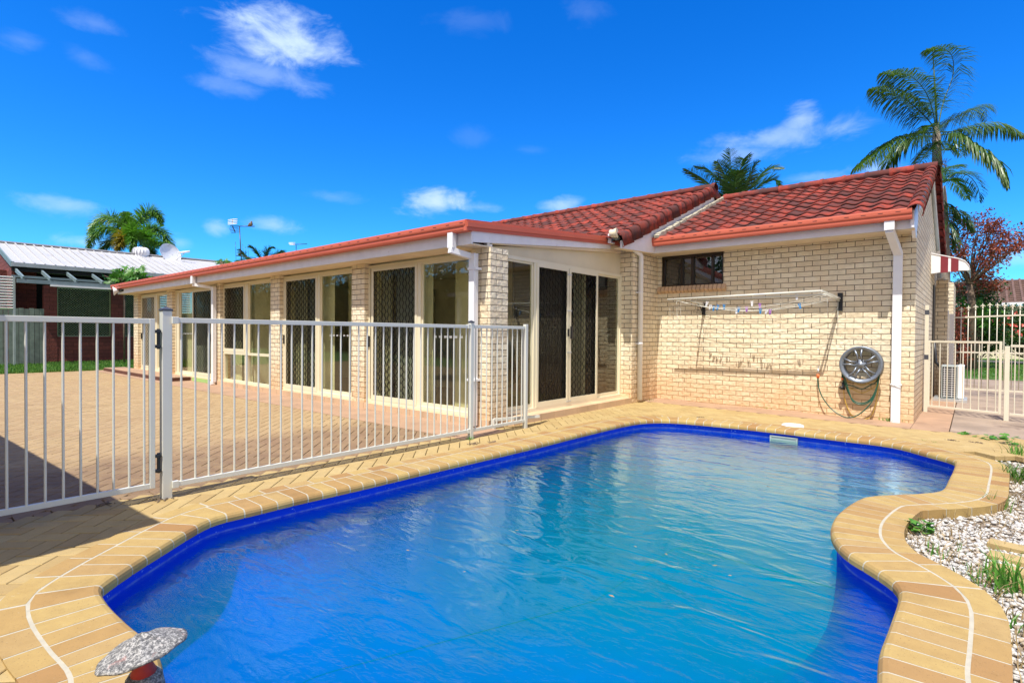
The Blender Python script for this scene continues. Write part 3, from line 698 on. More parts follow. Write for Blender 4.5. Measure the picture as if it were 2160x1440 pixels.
MB().bx(-5.0, -4.94, 5.30, 5.40, 2.395, 2.5).build('beam_end', MAT['white'], house)
# rowlock sill under the bathroom window
mb = MB(); u = WX0-.06
while u < WX1+.02:
    mb.ob(((u+.036), YC-.01, WZ0-.055), ((1, 0, 0), (0, .85, -.5), (0, .5, .85)), .033, .06, .05); u += .078
mb.build('window_sill', MAT['tilebase'], house)
Fh = Fr((0, YC+.05, 0), (1, 0, 0), (0, -1, 0)); mb = MB()
W = lambda px: float(PY(px, 560, YC+.05)[0])
for a, b in ((WX0, WX0+.045), (W(1437), W(1441)), (W(1458.5), W(1464)), (W(1501), W(1505)), (WX1-.035, WX1)): Fh.bx(mb, a, b, WZ0, WZ1, -.05, .02)
Fh.bx(mb, WX0, WX1, WZ0-.003, WZ0+.05, -.052, .03); Fh.bx(mb, WX0, WX1, WZ1-.05, WZ1, -.052, .03)
wf = mb.build('window_frame', MAT['darkframe'], house)
mb = MB(); Fh.bx(mb, WX0+.02, WX1-.02, WZ0+.03, WZ1-.03, -.03, -.025); mb.build('glass_pane', MAT['dkglass'], wf)
mb = MB(); Fh.bx(mb, WX0+.06, W(1436), WZ0+.03, WZ1-.03, -.10, -.09); Fh.bx(mb, W(1442), W(1457), WZ0+.03, WZ1-.03, -.10, -.09); Fh.bx(mb, W(1465), W(1500), WZ0+.03, WZ1-.12, -.10, -.09); Fh.bx(mb, W(1505), WX1, WZ0+.03, WZ1-.1, -.10, -.09)
mb.build('frosted_blind', MAT['grey'], wf)
MB().bx(WX0-.05, WX1+.05, YC+.2, YC+.22, WZ0-.1, WZ1).build('window_back', MAT['dark'], house)
# ---- patio wing eaves
mb = MB(); mb.bx(-20.4, -4.92, 4.99, 5.40, 2.398, 2.415); mb.build('soffit', MAT['soffit'], house)
MB().bx(-20.35, -4.905, 4.965, 4.989, 2.40, 2.66).build('fascia', MAT['fascia'], house)
def gutter(x0, x1, yf, zb, zt, slots, par):
    h = zt-zb
    pf = [(yf+.125, zb), (yf+.02, zb), (yf+.012, zb+h*.18), (yf+.012, zb+h*.42), (yf, zb+h*.5), (yf-.004, zb+h*.62), (yf-.004, zb+h*.9), (yf, zt), (yf+.02, zt), (yf+.02, zb+h*.7), (yf+.125, zb+h*.5)]
    g = MB().prism([(x0, y, z) for y, z in pf], (x1-x0, 0, 0)).build('gutter', MAT['gutter'], par)
    if slots:
        x = x0+.12; so_ = MB().bx(x, x+.06, yf-.0055, yf-.0035, zb+h*.70, zb+h*.75).build('gutter_slot', MAT['black'], g); b0 = so_.location.copy(); x += slots; i = 1
        while x < x1-.08: c = so_.copy(); S.collection.objects.link(c); c.parent = g; c.location = (b0[0]+i*slots, b0[1], b0[2]); x += slots; i += 1
    return g
gutter(-20.62, -4.90, 4.845, 2.552, 2.69, .25, house)
tri = lambda x0, x1, pts: MB().prism([(x0, y, z) for y, z in pts], (x1-x0, 0, 0))
b = MB()
b.prism([(-4.93, 4.85, 2.552), (-4.93, 4.85, 2.692), (-4.93, 8.46, 2.975), (-4.93, 8.46, 2.84)], (.05, 0, 0))
b.prism([(-4.88, 4.86, 2.60), (-4.88, 4.86, 2.66), (-4.88, 8.455, 2.945), (-4.88, 8.455, 2.885)], (.012, 0, 0))
b.build('barge_capping', MAT['gutter'], house)
tri(-4.935, -4.905, [(4.992, 2.425), (4.992, 2.60), (8.46, 2.86), (8.46, 2.765)]).build('fascia', MAT['fascia'], house)
tri(-20.6, -4.935, [(4.93, 2.64), (4.93, 2.665), (8.9, 2.985), (8.9, 2.96)]).build('patio_roof', MAT['gutter'], house)
tri(-5.0, -4.94, [(5.35, 2.45), (8.9, 2.75), (8.9, 2.9), (5.35, 2.6)]).build('soffit', MAT['soffit'], house)
# ---- tiled roofs
def tiles(mb, x0, x1, y0, z0, y1, z1, wc, rows, amp=.022):
    n = int(round(abs(x1-x0)/wc)); wc = (x1-x0)/n; sl = np.array([0, y1-y0, z1-z0]); L = np.linalg.norm(sl); sl /= L
    N = np.cross([1, 0, 0], sl) if (y1 > y0) else np.cross(sl, [1, 0, 0]); gl = L/rows; base = np.array([0, y0, z0])
    prof = [(0, -.2), (.16, .55), (.30, 1), (.44, .55), (.6, -.35), (.78, -.75), (1.02, -.2)]
    for r in range(rows):
        for c in range(n):
            jt = random.uniform(-.003, .003); ve = []
            for (u, h) in prof:
                X = x0+(c+u)*wc
                for s, lift in ((r*gl-.03, .034), (r*gl-.03, .016), ((r+1)*gl+.02, .0)):
                    p = base+sl*s+N*(lift+h*amp+jt); ve.append((X, p[1], p[2]))
            k = len(prof); fs = []
            for i in range(k-1):
                a, b2 = i*3, (i+1)*3
                fs += [(a, b2, b2+2, a+2), (a+1, b2+1, b2, a)]
            mb.add(ve, fs, True)
def verge(mb, xe, y0, z0, y1, z1, rows, drop, rad=.05, face=1):
    sl = np.array([0, y1-y0, z1-z0]); L = np.linalg.norm(sl); sl /= L
    N = np.cross([1, 0, 0], sl) if (y1 > y0) else np.cross(sl, [1, 0, 0]); gl = L/rows; base = np.array([0, y0, z0])
    pf = [(-.17, .01), (-.13, .05), (-.07, .075), (-.02, .06), (.01, .02), (.018, -.03), (.018, -drop), (.0, -drop)]
    for r in range(rows):
        ve = []
        for (u, h) in pf:
            for s, lift in ((r*gl-.04, .028), (r*gl-.04, .010), ((r+1)*gl+.01, -.004)):
                p = base+sl*s+N*(lift+h); ve.append((xe+face*(u+(lift*.35)), p[1], p[2]))
        k = len(pf); fs = []
        for i in range(k-1):
            a, b2 = i*3, (i+1)*3; fs += [(a, b2, b2+2, a+2), (a+1, b2+1, b2, a)]
        mb.add(ve, fs, True)
def ridge(mb, x0, x1, y, z, r=.125, L=.40):
    x = x0
    while x < x1:
        xe = min(x+L+.03, x1); pts = [(x, 1.0), (x+.05, 1.06), (x+.06, .95), (xe, .93)]; ve = []
        for X, k in pts:
            for j in range(9):
                a = math.radians(-40+260*j/8); ve.append((X, y+r*1.15*k*math.cos(a), z+r*.9*k*math.sin(a)))
        mb.add(ve, [(i*9+j, i*9+j+1, (i+1)*9+j+1, (i+1)*9+j) for i in range(3) for j in range(8)], True); x += L
mb = MB(); tiles(mb, -21.0, -4.66, 8.25, 2.90, 12.5, 4.60, .265, 13); verge(mb, -4.56, 8.25, 2.90, 12.5, 4.60, 13, .17); ridge(mb, -21, -4.52, 12.5, 4.62)
verge(mb, -4.56, 16.75, 2.9, 12.5, 4.6, 13, .17)
mb.build('roof', MAT['roof'], house, uv=False)
mb = MB(); tiles(mb, -4.52, -.68, 9.47, 3.03, 13.0, 4.43, .262, 11); verge(mb, -.575, 9.47, 3.03, 13.0, 4.43, 11, .10); ridge(mb, -4.5, -.55, 13.0, 4.45)
verge(mb, -.52, 16.5, 3.03, 13.0, 4.43, 11, .10)
mb.build('roof', MAT['roof'], house, uv=False)
mb = MB(); mb.prism([(-20.9, 8.3, 2.86), (-20.9, 12.5, 4.54), (-20.9, 16.7, 2.86)], (16.25, 0, 0)); mb.prism([(-4.64, 9.6, 3.0), (-4.64, 13.0, 4.36), (-4.64, 16.4, 3.0)], (3.95, 0, 0)); mb.build('roof_underlay', MAT['roof'], house)
tri(-4.63, -4.595, [(8.3, 2.73), (8.3, 2.86), (12.5, 4.53), (12.9, 4.40), (12.9, 3.2), (9.4, 2.78)]).build('barge_board', MAT['fascia'], house)
tri(-4.592, -4.578, [(8.33, 2.74), (8.3, 2.845), (12.5, 4.51), (12.5, 4.36)]).build('barge_board', MAT['fascia'], house)
tri(-4.76, -4.6, [(8.32, 2.735), (8.32, 2.745), (9.5, 2.79), (9.5, 2.78)]).build('soffit', MAT['soffit'], house)
mb = MB()
for i in range(46):
    t = i/46; y = 9.45+t*3.55; z = 3.07+t*1.41
    mb.ob((-4.50+random.uniform(-.015, .02), y, z+.02), ((1, .3*random.uniform(-1, 1), 0), (0, 1, .39), (0, -.39, 1)), random.uniform(.03, .055), .05, random.uniform(.02, .04))
mb.build('valley_bedding', MAT['mortar'], house)
MB().bx(-4.44, XR, 9.58, 9.605, 2.795, 3.0).build('fascia', MAT['fascia'], house)
MB().bx(-4.75, -4.441, 9.58, 9.605, 2.795, 2.93).build('fascia', MAT['fascia'], house)
gutter(-4.765, -.675, 9.425, 2.912, 3.062, .21, house)
MB().bx(-4.757, XR, 9.606, YC+.15, 2.787, 2.80).build('soffit', MAT['soffit'], house)
tri(-.70, -.655, [(9.53, 2.80), (9.53, 3.04), (10.2, 3.28), (10.2, 3.0), (9.95, 2.70), (9.85, 2.70), (9.72, 2.80)]).build('barge_board', MAT['white'], house)
tri(-.659, -.645, [(10.2, 3.12), (10.2, 3.28), (13.0, 4.38), (13.0, 4.24)]).build('barge_board', MAT['white'], house)
tri(-.659, -.60, [(13.0, 4.24), (13.0, 4.38), (16.2, 3.10), (16.2, 2.98)]).build('barge_board', MAT['white'], house)
# ---- downpipes
def sqpipe(pts, wd, dp, name='downpipe'):
    mb = MB()
    for a, b2 in zip(pts[:-1], pts[1:]):
        upv = (0, 0, 1) if abs(a[2]-b2[2]) < .8*np.linalg.norm(np.array(a)-np.array(b2)) else (0, 1, 0)
        mb.beam(a, b2, wd, dp, upv)
    return mb.build(name, MAT['white'], house, bevel=.004)
xd1 = -5.085
sqpipe([(-5.20, 4.90, 2.57), (-5.20, 4.90, 2.36)], .10, .075)
sqpipe([(-5.20, 4.86, 2.335), (-5.13, 5.20, 2.28)], .075, .075)
d = sqpipe([(xd1-.01, 5.20, 2.32), (xd1-.01, 5.20, .02)], .10, .085)
mb = MB()
for z in (2.10, .62): mb.bx(xd1-.075, xd1+.075, 5.150, 5.27, z, z+.03)
mb.build('clip', MAT['white'], d)
ob_ = PY(407, 590, 4.9); sqpipe([(ob_[0], 4.90, 2.57), (ob_[0], 4.90, 2.38)], .12, .075)
xa = float(PY(451, 700, 5.22)[0]); sqpipe([(ob_[0], 4.90, 2.36), (ob_[0]+.25, 5.2, 2.30), (xa, 5.22, 2.28)], .07, .07)
sqpipe([(xa, 5.22, 2.31), (xa, 5.22, .07), (xa-.05, 5.12, .03)], .10, .08)
xs = -.875
sqpipe([(-.94, 9.50, 2.93), (-.94, 9.50, 2.78)], .125, .09); sqpipe([(-.94, 9.50, 2.79), (xs, 9.97, 2.50)], .105, .09); d = sqpipe([(xs, 9.985, 2.53), (xs, 9.985, -.045)], .115, .085)
mb = MB(); mb.bx(xs-.07, xs+.07, 9.935, 10.05, .52, .535); mb.beam((xs-.07, 9.93, .54), (xs+.06, 9.93, .50), .004, .012); mb.build('clip', MAT['white'], d)
py2 = float(PX(1350.5, 700, -4.70)[1])
mb = MB(); mb.tube([(-4.70, 8.25, 2.93), (-4.70, 8.6, 2.87), (-4.70, py2-.05, 2.745), (-4.70, py2, 2.70), (-4.70, py2, .05)], .046, 14); d = mb.build('downpipe', MAT['white'], house)
mb = MB()
for z in (2.02, 1.08): mb.tube([(-4.70, py2, z), (-4.70, py2, z+.02)], .052, 14); mb.bx(-4.76, -4.70, py2-.07, py2+.07, z, z+.02)
mb.build('clip', MAT['white'], d)
mb = MB(); mb.tube([(-4.70, 8.20, 2.945), (-4.70, 8.42, 2.91)], .058, 14); mb.build('pipe_collar', MAT['timber'], d)
# ---- side of the house: awning, dark window, posts
y0 = float(PX(1963.6, 550, XR)[1])
prof = [(0, 2.93), (.42, 2.78), (.66, 2.68), (.78, 2.55), (.80, 2.42), (0, 2.32)]
z533 = PX(1963.6, 533, XR)[2]; z577 = PX(1963.6, 577, XR)[2]
def awp(px, py): p = PY(px, py, y0); return (p[0], p[2])
ar = [awp(*q) for q in ((1964, 533), (1990, 538), (2022, 544), (2036, 549), (2044, 558), (2047, 568), (2043, 570), (2025, 570.5), (2005, 572.5), (1985, 574), (1964, 577))]
xs_ = [awp(p, 560)[0] for p in (1964, 1984, 2000, 2006, 2022, 2048)]
def topz(x): return float(np.interp(x, [q[0] for q in ar[:6]], [q[1] for q in ar[:6]]))
def botz(x): return float(np.interp(x, [q[0] for q in ar[:5:-1]], [q[1] for q in ar[:5:-1]]))
aw = MB()
ring = [(x, y0+.012, z) for x, z in ar]
aw.prism(ring, (0, .012, 0)); 
LEN = 1.9
top = ar[:6]
for (xa_, za_), (xb_, zb_) in zip(top[:-1], top[1:]): aw.prism([(xa_, y0, za_), (xb_, y0, zb_), (xb_, y0, zb_-.018), (xa_, y0, za_-.018)], (0, LEN, 0))
awn = aw.build('awning', MAT['white'], house)
mb = MB()
for a, b2 in ((xs_[1], xs_[2]), (xs_[3], xs_[4])):
    n = 6
    for i in range(n):
        u0, u1 = a+(b2-a)*i/n, a+(b2-a)*(i+1)/n; w0 = .004+.006*math.sin(math.pi*(i+.5)/n)
        mb.prism([(u0, y0+.010, botz(u0)-.012), (u1, y0+.010, botz(u1)-.012), (u1, y0+.010, topz(u1)-.02), (u0, y0+.010, topz(u0)-.02)], (0, -w0, 0))
MAT['maroon'] = plain('maroon awning stripe', (.20, .02, .03), .5)
mb.build('awning_stripe', MAT['maroon'], awn)
mb = MB(); mb.tube([(XR+.02, 13.0, 4.2), (XR+.03, 15.5, 3.2)], .03, 10); mb.build('gable_pipe', MAT['grey'], house)
yw = float(PX(1967, 650, XR)[1]); MB().bx(XR, XR+.02, yw, yw+1.0, -.04, 2.35).build('side_window', MAT['darkframe'], house)
MB().bx(XR+.02, XR+.23, 15.2, 15.35, -.04, 2.5).build('wall', MAT['brick'], house)
px_ = PY(1988, 700, 15.3); MB().bx(px_[0]-.09, px_[0]+.02, 15.25, 15.34, -.04, 2.55).build('awning_post', MAT['white'], house)
pa, pb = PY(1995, 700, 17.5), PY(2010, 700, 17.5); MB().bx(pa[0], pb[0], 17.5, 19.5, -.04, 2.62).build('wall', MAT['brick'], house)
# ================================================================== FENCES AND GATES
def rail_panel(name, label, cat, p0, p1, z0, z1, n, mat, rw=.038, bar=.008, endposts=True, group=None, first=None):
    p0 = np.array([*p0, 0.]); p1 = np.array([*p1, 0.]); t = thing(name, label, cat, p0, group); d = p1-p0; L = np.linalg.norm(d); d /= L
    for z in (z0, z1):
        MB().beam(p0+[0, 0, z], p1+[0, 0, z], .028, rw).build('rail', mat, t, bevel=.003)
    src = MB().tube([p0+[0, 0, z0+rw/2], p0+[0, 0, z1-rw/2]], bar, 8, cap=False).build('baluster', mat, t, origin=p0)
    step = L/n; src.location = tuple(d*(first if first is not None else step/2))
    for i in range(1, n):
        c = src.copy(); S.collection.objects.link(c); c.parent = t; c.location = tuple(d*((first if first is not None else step/2)+i*step))
    if endposts:
        for q in (p0, p1): MB().beam(q+[0, 0, z0-.019], q+[0, 0, z1+.019], .034, .034, (0, 1, 0)).build('stile', mat, t, bevel=.003)
    return t
def post(name, label, x, y, h, s, mat, cap=True, z0=0, yaw=0):
    t = thing(name, label, 'fence post', (x, y, z0))
    MB().bx(x-s/2, x+s/2, y-s/2, y+s/2, z0-.05, z0+h-.02).build('shaft', mat, t, bevel=.004)
    if cap:
        e = s/2+.004; c = MB(); c.bx(x-e, x+e, y-e, y+e, z0+h-.02, z0+h-.008); c.add([(x-e, y-e, z0+h-.008), (x+e, y-e, z0+h-.008), (x+e, y+e, z0+h-.008), (x-e, y+e, z0+h-.008), (x, y, z0+h+.012)], [(0, 1, 4), (1, 2, 4), (2, 3, 4), (3, 0, 4)])
        c.build('cap', MAT['cap'], t)
    return t
FX = -4.60
g1 = rail_panel('pool_gate', 'wide cream tubular gate at the left edge hinged to the thick capped post', 'gate', (FX, -.05), (FX, 1.33), .115, 1.325, 15, MAT['fence'], endposts=True)
# line the gate bars up with the real spacing
gy = [1.2807-.0925*i for i in range(15)]
bl = [c for c in g1.children if c.name.startswith('baluster')]
for c, y in zip(bl, gy): c.location = (0, y+.05, 0)
mb = MB()
for z in (.20, 1.12):
    mb.beam((FX+.0, 1.373, z), (FX+.0, 1.373, z+.15), .02, .02, (0, 1, 0)); mb.ob((FX+.01, 1.366, z+.02), ((1, 0, 0), (0, 1, 0), (0, 0, 1)), .012, .02, .012); mb.ob((FX+.01, 1.366, z+.13), ((1, 0, 0), (0, 1, 0), (0, 0, 1)), .012, .02, .012)
mb.build('hinge', MAT['black'], g1, bevel=.004)
post('fence_post', 'thick square cream gate post with dark cap, nearest to the camera', FX-.012, 1.425, 1.425, .066, MAT['fence'])
p = rail_panel('pool_fence_panel', 'long cream pool fence panel between the gate post and the corner of the patio wing', 'fence', (FX+.02, 1.47), (FX+.06, 4.565), .10, 1.335, 32, MAT['fence'], endposts=False, first=.048)
mb = MB()
for y, x in ((1.475, FX+.02), (4.56, FX+.06)):
    for z in (.10, 1.335): mb.ob((x, y, z), ((1, 0, 0), (0, 1, 0), (0, 0, 1)), .02, .022, .026)
mb.build('bracket', MAT['fence'], p, bevel=.003)
post('fence_post', 'slim cream fence post with dark cap in front of the white downpipe', -4.54, 4.60, 1.40, .05, MAT['fence'])
rail_panel('pool_fence_panel', 'short cream pool fence panel in front of the corner pillar', 'fence', (-4.54, 4.63), (-4.54, 5.60), .10, 1.335, 10, MAT['fence'], endposts=False)
post('fence_post', 'last slim cream fence post without cap beside the security screen doors', -4.54, 5.63, 1.40, .05, MAT['fence'], cap=False)
mb = MB(); mb.beam((-4.80, 5.30, .12), (-4.55, 5.95, .12), .035, .035); mb.beam((-4.80, 5.30, .0), (-4.80, 5.30, .13), .035, .035, (0, 1, 0)); tag(mb.build('low_bracket', MAT['fence']), 'low cream metal rail bracket on the paving behind the short fence panel', 'bracket')
# right hand pool gate
GZ = -.045
post('fence_post', 'tall ivory hinge post with two grey bands against the side wall of the house', -.61, 11.79, 1.86, .055, MAT['rightfence'], cap=False, z0=GZ)
hp = bpy.data.objects['shaft.003'].parent
mb = MB()
for z in (.95, 1.72): mb.bx(-.61-.03, -.61+.03, 11.79-.03, 11.79+.03, GZ+z-.04, GZ+z+.04)
mb.build('hinge_band', MAT['cap'], [o for o in S.objects if o.name.startswith('fence_post')][-1])
rail_panel('pool_gate', 'ivory tubular gate in front of the side yard at the right edge', 'gate', (-.575, 11.80), (.335, 11.47), .06, 1.17, 9, MAT['rightfence'], rw=.035)
post('fence_post', 'short ivory latch post on a base plate at the right end of the gate', .41, 11.43, 1.18, .06, MAT['rightfence'], cap=False, z0=GZ)
rail_panel('pool_fence_panel', 'ivory fence panel running out of the photo right of the latch post', 'fence', (.45, 11.42), (1.95, 10.95), .06, 1.12, 15, MAT['rightfence'], endposts=False)
# spear topped side fence
t = thing('spear_top_gate', 'tall white spear topped gate across the side path behind the pool gate', 'gate', (-.4, 15.9, GZ))
def zat(px, py, y): return float(PY(px, py, y)[2])
SY = 15.9; x0 = float(PY(2012, 700, SY)[0]); x1 = 4.2; wpx = [2027, 2042, 2057, 2072, 2087, 2103, 2118, 2135, 2151]
zt = zat(2015, 668, SY); zb = zat(2100, 823, SY)
for z in (zb, zat(2100, 744, SY)-.0): MB().beam((x0, SY, z), (x1, SY, z), .025, .032).build('rail', MAT['rightfence'], t)
MB().beam((x0, SY, zt-.02), (x1, SY, zt+.14), .025, .032).build('rail', MAT['rightfence'], t)
xsz = [float(PY(p, 700, SY)[0]) for p in wpx]; dx = xsz[-1]-xsz[-2]
while xsz[-1] < 4: xsz.append(xsz[-1]+dx)
arch = [0, .03, .05, .07, .085, .075, .06, .045, .04]
for i, x in enumerate(xsz):
    h = zt+.10+(arch[i] if i < 9 else .02)
    s_ = MB().tube([(x, SY, zb), (x, SY, h)], .008, 8).build('spear_bar', MAT['rightfence'], t)
    m2 = MB(); m2.lathe((x, SY, h), [(.009, 0), (.02, .01), (.012, .03), (.010, .045), (.019, .07), (.0, .125)], 8)
    for sx in (-1, 1): m2.tube([(x, SY, h+.035), (x+sx*.03, SY, h+.075), (x+sx*.042, SY, h+.055), (x+sx*.036, SY, h+.04)], [.007, .008, .006, .003], 6)
    m2.build('spear_head', MAT['rightfence'], s_)
for pxa, pxb, top in ((1992, 2001, 655), (2002, 2012, 662)):
    a, b2 = PY(pxa, 700, SY), PY(pxb, 700, SY); MB().bx(a[0], b2[0], SY-.04, SY+.04, GZ, zat(2005, top, SY)).build('gate_post', MAT['white'], t)
# air conditioner
ac = thing('air_conditioner', 'outdoor air conditioner unit on a concrete slab beside the side wall', 'air conditioner', (-.35, 14.2, GZ))
ax0, ax1 = float(PY(1985, 800, 14.1)[0]), float(PY(2034, 800, 14.1)[0])
MB().bx(ax0-.12, ax1+.05, 13.95, 14.75, GZ, GZ+.05).build('slab', MAT['galv'], ac)
hz = zat(2010, 771, 14.1)
MB().bx(ax0, ax1-.10, 14.12, 14.70, GZ+.06, hz).build('casing', MAT['grey'], ac, bevel=.01)
MB().bx(ax1-.10, ax1, 14.10, 14.72, GZ+.06, hz+.01).build('front_cover', MAT['white'], ac, bevel=.02)
mb = MB(); z = GZ+.1
while z < hz-.04: mb.bx(ax0+.03, ax1-.13, 14.108, 14.114, z, z+.007); z += .045
x = ax0+.05
while x < ax1-.13: mb.bx(x, x+.006, 14.106, 14.112, GZ+.08, hz-.03); x += .12
mb.build('coil_guard', MAT['white'], ac)
MB().bx(ax0+.02, ax1-.12, 14.115, 14.119, GZ+.08, hz-.03).build('coil', MAT['screen'], ac)
mb = MB(); mb.tube([(ax0-.02, 14.3, hz-.05), (ax0-.1, 14.3, hz+.05), (ax0-.13, 14.3, hz+.5)], .025, 8); mb.build('pipe_lagging', MAT['black'], ac)

# ================================================================== THINGS ON THE CLOTHES LINE WALL
cl = thing('clothesline', 'cream folding clothesline fixed to the brick wall with its frame lowered', 'clothesline', (-2.8, YC, 1.9))
L1, L2 = YC-.635, YC-.60
A0, A1 = PY(1408, 632, L1), PY(1733, 613.5, L1); B0, B1 = PY(1457, 634, L2), PY(1741, 621, L2)
BR, BL = PY(1772, 627, YC), PY(1485, 645, YC)
MB().tube([A0, A1], .017, 12).build('front_bar', MAT['fence'], cl); MB().tube([B0, B1], .015, 12).build('inner_bar', MAT['fence'], cl)
MB().beam(A1, BR+[0, -.03, -.02], .022, .034).build('arm', MAT['fence'], cl); MB().beam(B0, BL+[0, -.03, .02], .022, .034).build('arm', MAT['fence'], cl)
MB().tube([B1, BR+[.0, -.06, -.06]], .012, 8).build('strut', MAT['fence'], cl)
MB().tube([BR+[-.02, -.03, .0], BR+[-.02, -.05, -.16], BR+[-.10, -.05, -.28]], .005, 6).build('prop', MAT['fence'], cl)
MB().tube([BR+[-.02, -.05, -.16], BR+[-.015, -.05, -.50]], .0035, 6).build('cord', MAT['line'], cl)
MB().bx(BR[0]-.03, BR[0]+.04, YC-.03, YC-.001, BR[2]-.22, BR[2]+.07).build('bracket', MAT['black'], cl); MB().bx(BL[0]-.03, BL[0]+.03, YC-.03, YC-.001, BL[2]-.17, BL[2]+.05).build('bracket', MAT['black'], cl)
MB().tube([BL+[0, -.03, -.15], BL+[0, -.20, -.02], BL+[-.03, -.33, .07]], .009, 8).build('strut', MAT['black'], cl)
lines = []
for k_ in range(6):
    t = (k_+.6)/6; a = A0*(1-t)+(BL+[0, -.05, .0])*t+[.12*(1-t), 0, -.01]; b2 = A1*(1-t)+(BR+[0, -.05, 0])*t+[0, 0, -.012]
    sag = .14+.05*random.random(); pts = []
    for i in range(17):
        s = i/16; pts.append(a*(1-s)+b2*s-np.array([0, 0, sag*4*s*(1-s)]))
    lines.append(pts); MB().tube(pts, .0026, 5, cap=False).build('washing_line', MAT['line'], cl)
for px, ztop, zl in ((1427, 636, 750), (1431, 640, 668), (1436, 640, 760), (1413, 645, 680)):
    a = PY(px, ztop, L1+.06); MB().tube([a, a+[random.uniform(-.01, .01), 0, -.12], a+[random.uniform(-.02, .02), 0, -.3], (a[0], a[1], PY(px, zl, L1)[2])], .002, 5).build('loose_cord', MAT['line'], cl)
a = PY(1745, 630, L1+.2); MB().tube([a, (a[0]+.01, a[1], 1.55)], .002, 5).build('loose_cord', MAT['line'], cl)
def peg(px, py, col, depth, tilt, lab):
    c = PY(px, py, depth); ax_ = (math.sin(tilt), 0, math.cos(tilt)); sx = (math.cos(tilt), 0, -math.sin(tilt)); mb = MB()
    mb.ob(c+np.array(sx)*.010, (sx, (0, 1, 0), (ax_[0]+.09*sx[0], 0, ax_[2]+.09*sx[2])), .0055, .009, .046); mb.ob(c-np.array(sx)*.010, (sx, (0, 1, 0), (ax_[0]-.09*sx[0], 0, ax_[2]-.09*sx[2])), .0055, .009, .046)
    mb.ob(c+[0, 0, .008], (sx, (0, 1, 0), ax_), .009, .0075, .004); mb.ob(c-np.array(ax_)*.028, (sx, (0, 1, 0), ax_), .010, .005, .004)
    tag(mb.build('clothes_peg', MAT[col], origin=c), lab, 'clothes peg', 'pegs hanging on the clothesline')
dep = YC-.45
for px, py, col, tl, lab in [(1491, 641, 'pegwhite', .3, 'white peg near the left arm of the clothesline'), (1498, 648, 'pegwhite', .3, 'white peg just right of the first white peg, in the left cluster'),
        (1505.5, 650, 'pegblue', .15, 'pale blue peg second from left among the blue pegs'), (1514, 648, 'pegblue', .25, 'deep blue peg tilting, in the left cluster of pegs'), (1527.5, 647, 'pegblue', .0, 'dark teal blue peg at the right of the left cluster'),
        (1554, 656, 'pegwhite', .1, 'white peg hanging low beside a blue peg under the middle of the line'), (1558, 653, 'pegblue', .2, 'blue peg close behind the low white peg'), (1575, 652, 'pegpurple', 0, 'single purple peg left of the tall peg stack'),
        (1586.5, 640, 'pegwhite', 0, 'white peg on the rear line above the purple peg'), (1603, 645, 'pegpurple', 0, 'purple peg at the top of the stacked pegs in the middle'), (1604, 656, 'pegblue', 0, 'blue peg at the bottom of the stacked pegs in the middle'),
        (1617, 657, 'pegwhite', .4, 'grey white peg leaning beside the lowest purple peg'), (1624.5, 658, 'pegpurple', .05, 'lowest purple peg right of the peg stack'), (1681, 626, 'pegwhite', 0, 'white peg hanging from the front bars near the right arm'), (1687, 645, 'pegblue', -.25, 'sky blue peg alone near the right end of the line')]:
    peg(px, py, col, dep if px != 1681 else L2, tl, lab)
# wire hangers on the left arm
for i in range(4):
    c = PY(1467+i*6, 648+i*3, YC-.40+.07*i); mb = MB(); r_ = .04
    mb.tube([c+[0, 0, .03], c+[.0, .02, .045], c+[0, .03, .02], c+[0, 0, 0], c+[0, 0, -.02]], .002, 5)
    mb.tube([c+[0, 0, -.02], c+[.03, .17, -.09], c+[.03, -.17, -.09], c+[0, 0, -.02]], .002, 5)
    tag(mb.build('coat_hanger', MAT['mesh'], origin=c), ['dark wire hanger at the outer end of the left clothesline arm', 'dark wire hanger second from the outer end of the left arm', 'dark wire hanger third from the outer end of the left arm', 'dark wire hanger nearest the wall on the left arm'][i], 'coat hanger', 'wire hangers on the clothesline arm')
# alloy wheel used as hose holder
WY = YC-.20; wc = PY(1815, 769, WY); RW = .285
wh = thing('wheel_rim', 'silver alloy wheel mounted on the brick wall as a hose holder', 'wheel rim', wc)
axw = ((1, 0, 0), (0, 0, 1), (0, 1, 0))
MB().lathe(wc, [(RW*.80, .19), (RW*.80, .0), (RW*.86, -.004), (RW*.90, -.012), (RW*.97, -.018), (RW, -.010), (RW, .005), (RW*.9, .02), (RW*.87, .05), (RW*.86, .13), (RW*.97, .17), (RW, .185), (RW*.8, .19)], 56, axw).build('barrel', MAT['chrome'], wh)
mb = MB(); hub = .075
for k_ in range(5):
    for s in (-1, 1):
        th = math.radians(98+72*k_); a0_ = th+s*.16; a1_ = th+s*.20
        p0 = wc+[math.cos(th+s*.45)*hub*.9, .01, math.sin(th+s*.45)*hub*.9]; pm = wc+[math.cos(a0_)*RW*.5, -.006, math.sin(a0_)*RW*.5]; p1 = wc+[math.cos(a1_)*RW*.84, .01, math.sin(a1_)*RW*.84]
        mb.tube([p0, pm, p1], [.014, .011, .016], 8)
mb.build('spokes', MAT['chrome'], wh)
mb = MB().lathe(wc, [(0.001, -.012), (.03, -.010), (.034, .0), (.06, .002), (.082, .012), (.085, .05)], 28, axw); mb.build('hub', MAT['chrome'], wh)
mb = MB()
for k_ in range(5):
    th = math.radians(134+72*k_); mb.lathe(wc+[math.cos(th)*.056, -.001, math.sin(th)*.056], [(.001, -.002), (.0095, -.002), (.0095, .01)], 10, axw)
mb.build('bolt_hole', MAT['black'], wh)
def hosepts(l, y): return [PY(a, b, y+(c if False else 0)) for a, b in l]
